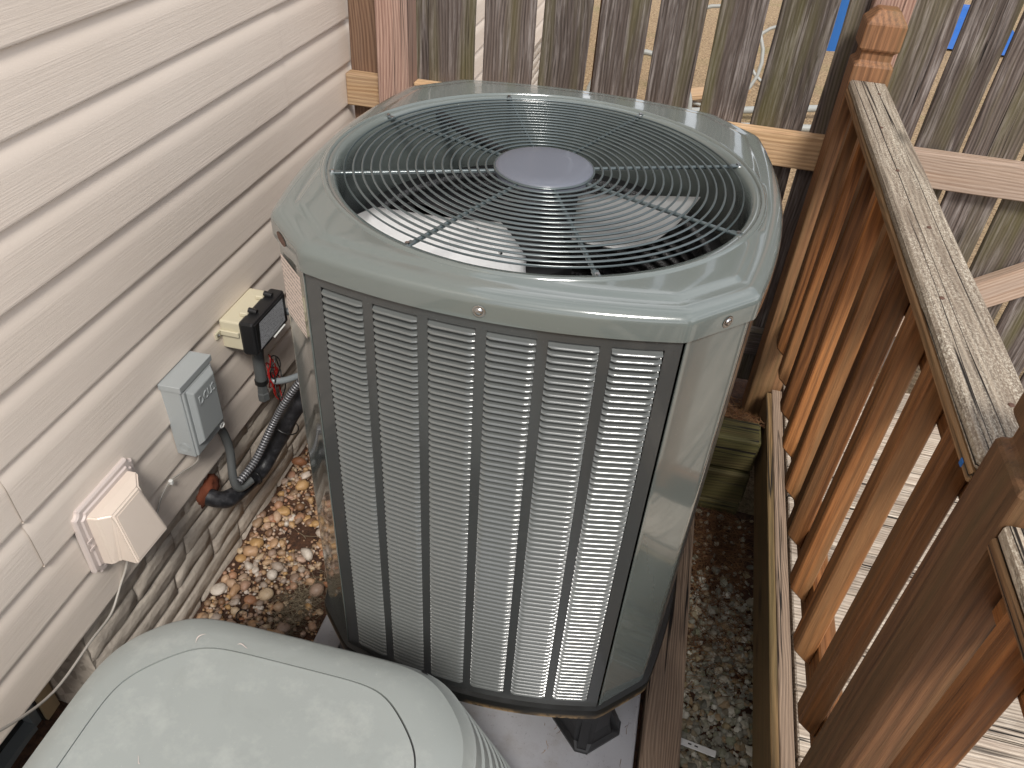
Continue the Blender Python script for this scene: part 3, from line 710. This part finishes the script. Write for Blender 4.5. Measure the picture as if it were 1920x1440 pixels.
m.set(Base_Color=m.mix(m.math('MULTIPLY',m.math('MULTIPLY',band,m.ramp(n,(.40,K0),(.48,W1))),m.ramp(n5,(.40,K0),(.5,W1))),(.013,.013,.012,1),srgb(150,124,88)),Roughness=.4); MT['pan']=m.m
obj('base_pan',V,F,'pan',ac,True,angle=40)
# feet
def foot(cx,cy):
    r0=.068;z1=ZB-.035; P=[]
    def ring(r,cut,z,base=False):
        o=[]
        for k in range(4):
            a=k*math.pi/2+UYAW
            for s in (-1,1):
                o.append((cx+r*math.cos(a)+s*-cut*math.sin(a),cy+r*math.sin(a)+s*cut*math.cos(a),z))
        return o
    rr=[ring(.078,.014,.0),ring(.078,.014,.008),ring(.06,.02,.014),ring(.05,.022,.05),ring(.046,.022,z1)]
    V=[p for r in rr for p in r]; F=[]
    for i in range(len(rr)-1):
        for j in range(8): F.append((i*8+j,i*8+(j+1)%8,(i+1)*8+(j+1)%8,(i+1)*8+j))
    F.append(tuple(range(32,40))); f=obj('foot',V,F,'black',ac)
    ribs=[]
    for k in range(4):
        a=k*math.pi/2+UYAW; c,s=math.cos(a),math.sin(a); w=.010
        q=[(.074,-w,.008),(.074,w,.008),(.074,w,.018),(.074,-w,.018),(.04,-w,.008),(.04,w,.008),(.04,w,z1-.01),(.04,-w,z1-.01)]
        ribs.append(([(cx+x*c-y*s,cy+x*s+y*c,z) for x,y,z in q],[(0,1,2,3),(3,2,6,7),(0,3,7,4),(1,5,6,2)]))
    obj('rib',*join_vf(ribs),'black',f)
foot(.995,.258); foot(.455,.265); foot(.99,.95); foot(.46,.95)
# coil, interior
prof=[]; zz=ZB
nrow=30
for i in range(nrow*4+1):
    t=i/(nrow*4); z=ZB+(ZT-.10-ZB)*t; prof.append((.335-.010*abs(math.sin(t*nrow*math.pi)),z))
lathe('condenser_coil',prof,(GC.x,GC.y),'coil',ac,96,angle=180)
lathe('coil_top_ring',[(.333,ZT-.1),(.362,ZT-.1)],(GC.x,GC.y),'blackmetal',ac,64)
lathe('inner_floor',[(.0,ZB+.01),(.36,ZB+.01)],(GC.x,GC.y),'blackmetal',ac,48)
lathe('fan_motor',[(.0,.985),(.05,.985),(.066,.975),(.07,.96),(.07,.80),(.06,.785),(0,.785)][::-1],(GC.x,GC.y),'blackmetal',ac,40)
mot=bpy.data.objects['fan_motor']
a=math.radians(205); px=Vector((GC.x+.0715*math.cos(a),GC.y+.0715*math.sin(a),.0))
sv2=[];
for k in range(5):
    aa=a-.28+.14*k
    for z in (.86,.96): sv2.append((GC.x+.072*math.cos(aa),GC.y+.072*math.sin(aa),z))
obj('label',sv2,[(2*k,2*k+2,2*k+3,2*k+1) for k in range(4)],'white',mot)
# fan blades
def blade(ang,z0,pitch,mat,wide=1.0):
    V=[];F=[];nr,nc=8,10
    for i in range(nr+1):
        r=.075+(.335-.075)*i/nr; half=wide*(.50+.10*math.sin(i/nr*math.pi*.6))*(1 if i<nr-0 else .85)
        for j in range(nc+1):
            s=-1+2*j/nc; a=ang+s*half*(.95-.25*(1-i/nr))+ .12*i/nr
            z=z0+s*pitch*(.06+.04*(i/nr))-.018*(s*s)
            V.append((GC.x+r*math.cos(a),GC.y+r*math.sin(a),z))
    for i in range(nr):
        for j in range(nc): k=i*(nc+1)+j; F.append((k,k+nc+1,k+nc+2,k+1))
    o=obj('fan_blade',V,F,mat,ac,True); md=o.modifiers.new('s','SOLIDIFY'); md.thickness=.0015
    for s in (-.35,.35):
        a=ang+s*.7; r=.13; sc_=lathe('rivet',[(0,z0+s*pitch*.07+.003),(.003,z0+s*pitch*.07+.002),(.004,z0+s*pitch*.07-.002)][::-1],(GC.x+r*math.cos(a),GC.y+r*math.sin(a)),'screw',o,10)
    return o
blade(math.radians(236),1.05,-.35,'alu',1.5); blade(math.radians(120),.96,.5,'blackmetal',1.0)  # same fan: first blade painted sky-bright, the other blackened in place of shade
def patch_blade(p00,p10,p11,p01,mat,bul=.012):
    V=[];F=[];n=10
    for i in range(n+1):
        for j in range(n+1):
            u,v=i/n,j/n; p=(Vector(p00)*(1-u)+Vector(p10)*u)*(1-v)+(Vector(p01)*(1-u)+Vector(p11)*u)*v
            p=p+Vector((.018*math.sin(u*math.pi)*v,-.026*math.sin(u*math.pi)*v,-bul*math.sin(v*math.pi))); V.append(p+Vector((GC.x,GC.y,0)))
    for i in range(n):
        for j in range(n): k=i*(n+1)+j; F.append((k,k+n+1,k+n+2,k+1))
    o=obj('fan_blade',V,F,mat,ac,True); md=o.modifiers.new('s','SOLIDIFY'); md.thickness=.0015; return o
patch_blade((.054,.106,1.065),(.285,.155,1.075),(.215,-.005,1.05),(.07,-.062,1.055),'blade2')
lathe('fan_hub_disc',[(0,1.012),(.05,1.010),(.055,1.0),(.03,.99)][::-1],(GC.x,GC.y),'blackmetal',ac,40)
# grille
ZG=1.1537
gr=lathe('fan_grille',[(.3475,ZG+.003),(.3495,ZG+.001),(.3475,ZG-.001),(.3455,ZG+.001),(.3475,ZG+.003)],(GC.x,GC.y),'wire',ac,128,angle=180)
for i in range(1,18):
    r=.3475-i*.01525; c=[(r+.0021*math.cos(q),ZG+.001+.0021*math.sin(q)) for q in np.linspace(0,2*math.pi,7)]
    lathe('ring',c,(GC.x,GC.y),'wire',gr,96,angle=180)
for i in range(8):
    a=.4017+math.pi-i*math.pi/4; c,s=math.cos(a),math.sin(a)
    tube('spoke',[(GC.x+.07*c,GC.y+.07*s,ZG-.0035),(GC.x+.355*c,GC.y+.355*s,ZG-.0035)],.0037,'wire',gr,8,1)
    Mx=Matrix.Translation((GC.x+.366*c,GC.y+.366*s,ZG-.0015))@Matrix.Rotation(a,4,'Z')
    box('lug',-.013,.009,-.0055,.0055,-.0025,.0015,'wire',gr,.001,M=Mx)
    me=newmesh('screw',[(.004*math.cos(q),.004*math.sin(q),0) for q in np.linspace(0,2*math.pi,7)[:-1]]+[(.0035*math.cos(q),.0035*math.sin(q),.003) for q in np.linspace(0,2*math.pi,7)[:-1]],[(j,(j+1)%6,6+(j+1)%6,6+j) for j in range(6)]+[tuple(range(6,12))],'screw')
    inst('screw',me,gr,Mx@Matrix.Translation((.001,0,.0015)))
lathe('hub_plate',[(0,ZG+.0075),(.05,ZG+.0073),(.081,ZG+.006),(.086,ZG+.004),(.088,ZG+.0),(.088,ZG-.008),(.08,ZG-.01)],(GC.x,GC.y),'hub',gr,72,angle=70)
tube('motor_lead',[(GC.x+.055*math.cos(2.5),GC.y+.055*math.sin(2.5),ZG-.012),(.62,.70,1.135),(.53,.775,1.133),(.462,.84,1.133)],.0095,'black',ac,12,6)
# cap screws
def dimple(p,nrm,name='screw',r=.0055,parent=ac):
    Mx=frame(p,Vector(nrm).orthogonal(),nrm)
    vs=[];k=14
    prof=[(1.75,0.0002),(1.5,.0008),(1.2,.0002),(1.0,.0002),(.95,.0022),(.6,.003),(0,.0031)]
    for rr,z in prof[:-1]:
        for j in range(k): q=2*math.pi*j/k; vs.append((rr*r*math.cos(q),rr*r*math.sin(q),z))
    vs.append((0,0,prof[-1][1]*1)); fs=[(i*k+j,i*k+(j+1)%k,(i+1)*k+(j+1)%k,(i+1)*k+j) for i in range(5) for j in range(k)]+[(5*k+j,5*k+(j+1)%k,6*k) for j in range(k)]
    return inst(name,newmesh(name,vs,fs,'screw',True,None),parent,Mx)
x_,y_=front(.5,.0075); dimple(uw(x_,y_,ZT+.016),UM.to_3x3()@Vector((0,-1,0)))
dimple(uw(HX+CH*.55+.0053,-YF+CH*.55-.0053,ZT+.014),UM.to_3x3()@Vector((1,-1,0)))
# emblem remnants and sticker on the left corner post
def chpt(t,z,o=.0016):  # along left-front chamfer, t from front corner 0 to 1
    x,y=-(HX+.013+(CH-.024)*t),-(YF-.013-(CH-.024)*t); n_=Vector((-1,-1,0)).normalized()*o; return uw(x+n_.x,y+n_.y,z)
def quad_uv(name,p4,mat,parent,th=.0):
    o=obj(name,p4,[(0,1,2,3)],mat,parent); ul=o.data.uv_layers.new(name='UVMap')
    for i,c in enumerate(((0,0),(1,0),(1,1),(0,1))): ul.data[i].uv=c
    return o
q=quad_uv('rating_sticker',[chpt(1.03,.965),chpt(.06,.968),chpt(.06,1.082),chpt(1.03,1.078)],'sticker',ac)
q['label']='pale printed rating sticker on the left corner post'
em=obj('emblem',[chpt(.62+.22*math.cos(q),ZT+.016+.009*math.sin(q),.0075) for q in np.linspace(0,6.283,13)[:-1]],[tuple(range(12))],'nail',ac)
# ------------------------------------------------------------------ old foreground unit
OX,OY=.520,-.342
old=thing('old_air_conditioner',(OX,OY,0),'low faded grey green cooling unit with rounded smooth lid in the foreground','air conditioner')
def rrect(hx,hy,c,bow,n=180):
    P=[]
    # octagon with rounded corners via superellipse blend
    pts=[]
    for sx,sy,o in((1,-1,0),(1,1,1),(-1,1,2),(-1,-1,3)):
        pass
    for i in range(n):
        a=2*math.pi*i/n; ca,sa=math.cos(a),math.sin(a)
        p=8.0; r=(abs(ca/hx)**p+abs(sa/hy)**p)**(-1/p)
        # chamfer limit
        lim=(hx+hy-c)/(abs(ca)+abs(sa)); k=18; r=(r**-k+lim**-k)**(-1/k)
        P.append((r*ca,r*sa))
    return P
hx,hy=.290,.283; TOPZ=.605
levels=[]
for off,z in ((-.272,TOPZ+.004),(-.18,TOPZ+.0035),(-.10,TOPZ+.002),(-.053,TOPZ+.0004),(-.0526,TOPZ-.004),(-.0512,TOPZ-.004),(-.0508,TOPZ+.0002),(-.03,TOPZ-.003),(-.010,TOPZ-.010),(.006,TOPZ-.022),(.019,TOPZ-.045)):
    h1,h2=max(hx+off,.001),max(hy+off,.001); levels.append([(x,y,z) for x,y in rrect(h1,h2,.085 if h1>.2 else .05*h1/.2,0)])
z=TOPZ-.045; off=.017
for s in range(9):
    levels.append([(x,y,z-.004) for x,y in rrect(hx+off+.006,hy+off+.006,.085,0)])
    levels.append([(x,y,z-.041) for x,y in rrect(hx+off+.014,hy+off+.014,.085,0)])
    levels.append([(x,y,z-.046) for x,y in rrect(hx+off+.008,hy+off+.008,.085,0)])
    z-=.048; off+=.0125
levels.append([(x,y,z-.05) for x,y in rrect(hx+off,hy+off,.085,0)])
n=180; V=[(OX+x,OY+y,z) for lv in levels for x,y,z in lv]; F=[(i*n+j,i*n+(j+1)%n,(i+1)*n+(j+1)%n,(i+1)*n+j) for i in range(len(levels)-1) for j in range(n)]
V.append((OX,OY,TOPZ+.0042)); F+=[(j,(j+1)%n,len(V)-1) for j in range(n)][:]
nl=8; lid=[f for f in F if min(f)<(9)*n or max(f)==len(V)-1]; body=[f for f in F if f not in set(lid)]
grv=[f for f in lid if max(f)<len(V)-1 and 4*n<=min(f)<5*n]; gs=set(grv)
obj('lid',V,[f for f in lid if f not in gs],'oldac',old,True,angle=60)
obj('lid_seam',V,grv,'black',old)
obj('louvered_body',V,body,'oldac',old,True,angle=30)
for i,(x,y,l,a) in enumerate(((.36,-.115,.020,1.2),(.425,-.105,.016,.4),(.38,-.30,.007,.2),(.62,-.42,.05,1.0))):
    w=.0011; c_,s_=math.cos(a),math.sin(a); P_=[];F_=[]
    for k in range(7):
        t=k/6; px_=x+c_*l*t+.006*math.sin(t*3+i)*-s_; py_=y+s_*l*t+.006*math.sin(t*3+i)*c_; ww=w*math.sin(math.pi*(t*.9+.05))
        zz_=TOPZ+.0047 if y<-.2 else TOPZ+.0012
        P_+=[(px_-s_*ww,py_+c_*ww,zz_),(px_+s_*ww,py_-c_*ww,zz_)]
        if k: F_.append((2*k-2,2*k-1,2*k+1,2*k))
    obj('paint_scuff',P_,F_,'flange',old)
def notch(ai,lv):
    k=9+2+3*lv; p=Vector(V[(k)*n+ai]); nx=Vector((p.x-OX,p.y-OY,0)).normalized(); t=Vector((-nx.y,nx.x,0))
    a=p+nx*.0012+Vector((0,0,.001)); obj('louver_notch',[a+Vector((0,0,.001)),a-t*.013+Vector((0,0,.0015)),a-nx*.007+Vector((0,0,.006))],[(0,1,2)],'black',old)
for lv in range(0,7): notch(29,lv)
for lv in range(2,8): notch(17,lv)
# ------------------------------------------------------------------ wall fixtures
dis=thing('disconnect_box',(0,.434,.57),'grey metal electrical disconnect box with embossed cover on the siding','electrical box')
box('body',.0005,.046,.375,.492,.468,.655,'greybox',dis,.0015)
# rain lid
vs=[(0.0005,.371,.667),(.052,.371,.668),(.052,.495,.668),(0.0005,.495,.667),(0.0005,.371,.652),(.052,.371,.653),(.052,.495,.653),(0.0005,.495,.652)]
o=obj('rain_lid',vs,[(0,1,2,3),(0,4,5,1),(1,5,6,2),(2,6,7,3),(4,7,6,5),(0,3,7,4)],'greybox',dis); bevelled(o.data,.001,1)
def raised(name,x0,x1,y0,y1,z0,z1,ins,mat,parent):
    vs=[(x0,y0,z0),(x0,y1,z0),(x0,y1,z1),(x0,y0,z1),(x1,y0+ins,z0+ins),(x1,y1-ins,z0+ins),(x1,y1-ins,z1-ins*1.2),(x1,y0+ins,z1-ins*1.2)]
    o=obj(name,vs,[(0,1,5,4),(1,2,6,5),(2,3,7,6),(3,0,4,7),(4,5,6,7),(3,2,1,0)],mat,parent); bevelled(o.data,.002,2); return o
door=raised('cover',.0465,.052,.377,.490,.470,.651,.002,'greybox',dis)
raised('raised_panel',.0525,.064,.385,.484,.495,.648,.010,'greybox',door)
tm=textmesh('DCUS',.027,.0010); tm.materials.clear(); tm.materials.append(MT['greybox'])
Mx=Matrix(((0,0,1,.0643),(1,0,0,.436),(0,1,0,.607),(0,0,0,1)))@Matrix.Diagonal((.88,1.15,1,1))
link(bpy.data.objects.new('embossed_lettering',tm),door,Mx)
for r in (.013,.009):
    pts=[(.024+r*math.cos(a),.3748,.492+r*math.sin(a)) for a in np.linspace(0,2*math.pi,17)[:-1]]
    tube('knockout_ring',pts,.0006,'greybox',dis,5,1,True)
tube('lock_tab',[(.056+.0*math.cos(a),.474+.0075*math.cos(a),.482+.0055*math.sin(a)) for a in np.linspace(0,2*math.pi,13)[:-1]],.0017,'white',dis,6,1,True)
# black liquid-tight conduit, flex, lineset
t=tube('black_conduit',[(.024,.478,.475),(.028,.505,.43),(.035,.508,.365),(.045,.484,.295),(.055,.487,.262),(.07,.52,.262)],.0105,'blackwire',None,12,6); t.data.materials[0]=MT['pvc']; tag(t,'dark grey flexible conduit hanging from the grey disconnect box','conduit')
ls=thing('refrigerant_line',(0,.455,.25),'thick black foam insulated refrigerant pipe leaving a rusty wall hole','pipe')
tube('insulation',[(-.03,.445,.268),(.012,.452,.243),(.035,.49,.228),(.05,.595,.222),(.085,.645,.292),(.13,.66,.385),(.18,.685,.46),(.26,.72,.53),(.37,.74,.56)],lambda t:.0215+.0012*math.sin(t*38),'foam',ls,16,8)
o=obj('sealing_foam',*(lambda q:q)((lambda v,f:([(-.016+.018*p[0]*(1+.5*mnoise.noise(Vector(p)*4)),.458+.046*p[1]*(1+.35*mnoise.noise(Vector(p)*3.3)),.262+.036*p[2]*(1+.4*mnoise.noise(Vector(p)*4+Vector((3,1,2)))))for p in v.tolist()],[tuple(x) for x in f.tolist()]))(*ico(3))),'rust',ls,True)
for s,(y_,z_,x_) in enumerate(((.645,.295,.086),(.598,.224,.052))):
    pass
fx=tube('flexible_metal_conduit',[(.06,.482,.288),(.075,.547,.310),(.105,.597,.388),(.14,.616,.458),(.19,.64,.53),(.28,.68,.60),(.37,.70,.63)],.0095,'flex',None,12,8); tag(fx,'ribbed grey metal conduit strapped along the black insulated pipe','conduit')
def loop_around(name,c,d,r,parent,mat='blackwire',rr=.0016):
    d=Vector(d).normalized(); a=d.orthogonal().normalized(); b=d.cross(a)
    return tube(name,[Vector(c)+a*r*math.cos(q)+b*r*math.sin(q) for q in np.linspace(0,2*math.pi,15)[:-1]],rr,mat,parent,6,1,True)
loop_around('zip_tie',(.112,.648,.348),(.045,.02,.09),.034,ls); loop_around('zip_tie',(.05,.56,.226),(.01,.1,0),.023,ls)
# junction box
jb=thing('control_box',(0,.69,.63),'small cream wall box with black labelled lid and wires below','electrical box')
o=box('body',.0005,.052,.617,.766,.592,.669,'cream',jb,.004,seg=2)
o=box('lid',.053,.090,.611,.772,.586,.676,'black',jb,.006,seg=2)
box('lid_rim',.0905,.0925,.618,.765,.592,.671,'black',o,.0005)
Mx=Matrix(((0,0,1,.0930),(1,0,0,.690),(0,1,0,.632),(0,0,0,1)))
q=quad_uv('label',[(.0930,.627,.599),(.0930,.752,.601),(.0930,.752,.664),(.0930,.636,.667)],'sticker2',o)
for yy in (.652,.728):
    box('clip',.040,.060,yy-.008,yy+.008,.6695,.6805,'cream',jb,.002); 
    tube('hinge',[(.058,yy+.006,.682),(.078,yy+.006,.680)],.007,'black',o,10,1)
box('strap',-.0,.050,.6105,.6165,.632,.645,'cream',jb,.001)
box('mounting_ear',.0005,.006,.590,.612,.628,.648,'cream',jb,.0025)
sc1=dimple(Vector((.0065,.600,.638)),(1,0,0),'screw',.003,jb)
tube('latch_pin',[(.094,.690,.592),(.094,.745,.592)],.0022,'white',jb,8,1)
tube('elbow',[(.05,.77,.60),(.075,.795,.595),(.12,.81,.60),(.2,.82,.62)],.010,'conduit',jb,12,5)
nip=tube('nipple',[(.055,.672,.588),(.052,.670,.53),(.052,.667,.46)],.0145,'pvc',jb,16,1)
lathe('coupling',[(.0,.405),(.013,.405),(.0155,.408),(.0155,.428),(.0135,.431),(.013,.458)],(.052,.666),'pvc',nip,6,angle=20)
lathe('coupling',[(.0135,.47),(.0165,.47),(.0165,.458),(.0135,.458)],(.052,.667),'blackwire',nip,16)
tube('grey_whip',[(.05,.69,.468),(.06,.695,.448),(.08,.70,.445),(.12,.705,.462),(.2,.72,.51),(.37,.76,.60)],.0085,'conduit',None,12,6); tag(bpy.data.objects['grey_whip'],'smooth grey conduit running from below the cream box into the tall unit','conduit')
for i in range(9):
    cy=.700+rng.uniform(-.008,.012); cz=.475+rng.uniform(-.02,.02)-(.055 if i>4 else 0); a=.013+rng.uniform(0,.008); b=.045+rng.uniform(-.012,.012); ph=rng.uniform(-.3,.3); cx=.062+rng.uniform(0,.014); cyy=cy+(.012 if i>4 else 0)
    pts=[(cx+.006*math.sin(2*q+i),cyy+a*math.cos(q)*math.cos(ph)-b*.3*math.sin(q)*math.sin(ph),cz+b*.75*math.sin(q)) for q in np.linspace(0,2*math.pi,13)[:-1]]
    tube('wire',pts,.0017,'redwire' if i%3!=1 else 'blackwire',jb,6,3,True)
# dryer vent
vent=thing('dryer_vent',(0,.147,.51),'beige plastic dryer vent hood mounted low on the siding','vent hood')
def flange():
    x0,x1=.0005,.012; y0,y1,z0,z1=.062,.236,.424,.597; c=.013; P=[]
    for (cy,cz,a0) in ((y1,z1,180),(y0,z1,270),(y0,z0,0),(y1,z0,90)):
        for k in range(6):
            a=math.radians(a0+90*k/5 if True else 0); P.append((cy+c*math.cos(a),cz+c*math.sin(a)))
    # order corners so concave notches run consistently
    P2=[]
    for (cy,cz,st,en) in ((y1,z1,270,180),(y0,z1,0,-90),(y0,z0,90,0),(y1,z0,180,90)):
        for k in range(6):
            a=math.radians(st+(en-st)*k/5); P2.append((cy+c*math.cos(a),cz+c*math.sin(a)))
    n=len(P2); V=[];
    cy0,cz0=(y0+y1)/2,(z0+z1)/2
    for x,s in ((x0,1),(x1-.003,1),(x1,.965),(x1,.87),(x1+.004,.85)):
        for y,z in P2: V.append((x,cy0+(y-cy0)*s,cz0+(z-cz0)*s))
    F=[(i*n+j,i*n+(j+1)%n,(i+1)*n+(j+1)%n,(i+1)*n+j) for i in range(4) for j in range(n)]; F.append(tuple(range(4*n,5*n)))
    o=obj('flange',V,F,'flange',vent); bm=bmesh.new(); bm.from_mesh(o.data); bmesh.ops.recalc_face_normals(bm,faces=bm.faces[:]); bm.to_mesh(o.data); bm.free(); return o
fl=flange()
box('moulding',.016,.018,.0645,.0785,.500,.506,'flange',fl,.0005); box('moulding',.016,.018,.0645,.0785,.520,.526,'flange',fl,.0005)
hv=[]; secs=[ # (x, y0,y1, z0,z1)
 ]
V=[(.016,.083,.442),(.016,.214,.442),(.016,.214,.575),(.016,.083,.575),
   (.036,.084,.443),(.036,.213,.443),(.036,.213,.577),(.036,.084,.577),
   (.088,.090,.455),(.093,.186,.457),(.060,.180,.576),(.060,.100,.576),(.046,.095,.448),(.046,.20,.448)]
F=[(0,4,7,3),(1,2,6,5),(3,7,6,2),(4,12,11,7),(12,8,11),(5,6,10,13),(13,10,9),(7,11,10,6),(11,8,9,10),(0,1,5,4),(4,5,13,12),(12,13,9,8)]
o=obj('hood',V,F,'beige',vent); bm=bmesh.new(); bm.from_mesh(o.data); bmesh.ops.recalc_face_normals(bm,faces=bm.faces[:]); bmesh.ops.bevel(bm,geom=[e for e in bm.edges if e.calc_face_angle(0)>.25],offset=.0035,segments=3,affect='EDGES'); 
for f in bm.faces: f.smooth=False
bm.to_mesh(o.data); bm.free()
# raised frame line on hood front
a_,b_,c_,d_=[Vector(V[i]) for i in (11,8,9,10)]; ctr=(a_+b_+c_+d_)/4; nn=(b_-a_).cross(d_-a_).normalized(); nn=nn if nn.x>0 else -nn
q=[ctr+(p-ctr)*.86+nn*.0012 for p in (a_,b_,c_,d_)]; qq=[p-nn*.004 for p in q]
o2=obj('front_panel',q+qq,[(0,1,2,3),(0,4,5,1),(1,5,6,2),(2,6,7,3),(3,7,4,0)],'beige',o)
bm=bmesh.new(); bm.from_mesh(o2.data); bmesh.ops.recalc_face_normals(bm,faces=bm.faces[:]); bm.to_mesh(o2.data); bm.free()
# cable
cb=thing('cable',(0,.3,.42),'thin grey white cable clipped to the siding and drooping in front of the foundation','cable')
tube('cord',[(.012,.44,.47),(.008,.425,.405),(.007,.365,.421),(.006,.322,.433),(.006,.282,.42),(.006,.262,.40),(.012,.24,.405)],.0021,'whitewire',cb,8,6)
tube('cord',[(.01,.165,.43),(.01,.138,.378),(.0,.109,.331),(.004,.062,.304),(.012,-.007,.315),(.03,-.131,.340),(.05,-.244,.425),(.06,-.34,.52)],.0027,'whitewire',cb,8,6)
box('clip',.004,.013,.318,.326,.426,.438,'white',cb,.0015)
# ------------------------------------------------------------------ beyond the fence
def bin_(name,x,y,r,h,label):
    t=thing(name,(x,y,0),label,'bin'); lathe('body',[(r*.8,0),(r,h),(r*1.05,h),(r*1.05,h+.03),(r*.9,h+.03),(r*.75,.05),(0,.05)],(x,y),'bluebin',t,24); return t
bin_('blue_bin',2.02,6.6,.22,.5,'blue plastic tub standing in the straw yard beyond the fence')
V=[];nx,ny=24,16
for i in range(nx+1):
    for j in range(ny+1):
        x=2.55+1.2*i/nx; y=6.9+1.0*j/ny; e_=min(i,nx-i,5)/5*min(j,ny-j,4)/4; V.append((x,y,.02+.22*e_*(1+.3*mnoise.noise(Vector((x*3,y*3,0))))))
tp=obj('blue_tarp',V,[(i*(ny+1)+j,(i+1)*(ny+1)+j,(i+1)*(ny+1)+j+1,i*(ny+1)+j+1) for i in range(nx) for j in range(ny)],'tarp'); tag(tp,'heaped blue tarp in the yard behind the gate boards','tarp')
hz=thing('wire_hoop',(1.1,4.6,0),'grey metal hoop leaning in the yard seen through the fence gaps','hoop','grey hoops beyond the fence')
def hoop(t,c,r,tilt,rr=.012): tube('rim',[Vector(c)+Vector((r*math.cos(q),r*math.sin(q)*math.sin(tilt),r*math.sin(q)*math.cos(tilt)+r)) for q in np.linspace(0,2*math.pi,25)[:-1]],rr,'hose',t,8,1,True)
hoop(hz,(1.10,4.7,0),.30,.4)
h2=thing('wire_hoop',(1.55,5.2,0),'second grey hoop lying further right beyond the fence','hoop','grey hoops beyond the fence'); hoop(h2,(1.56,5.3,0),.2,.5)
h3=thing('wire_hoop',(.75,3.6,0),'left grey hoop standing close behind the fence','hoop','grey hoops beyond the fence'); hoop(h3,(.72,3.6,0),.28,.2,.014)
for i,(a,b) in enumerate((((.95,4.3,.06),(1.9,4.7,.08)),((1.1,4.2,.03),(1.75,4.35,.05)))):
    t=tube('grey_pipe',[a,b],.022,'hose',None,10,1); tag(t,['thick grey pipe lying across the straw beyond the fence','nearer grey pipe lying lower in the straw beyond the fence'][i],'pipe')
t=board('loose_plank',(.75,4.5,.05),(1.35,4.75,.12),.14,.03,'pine',None); tag(t,'tan plank resting on the ground beyond the fence','plank')
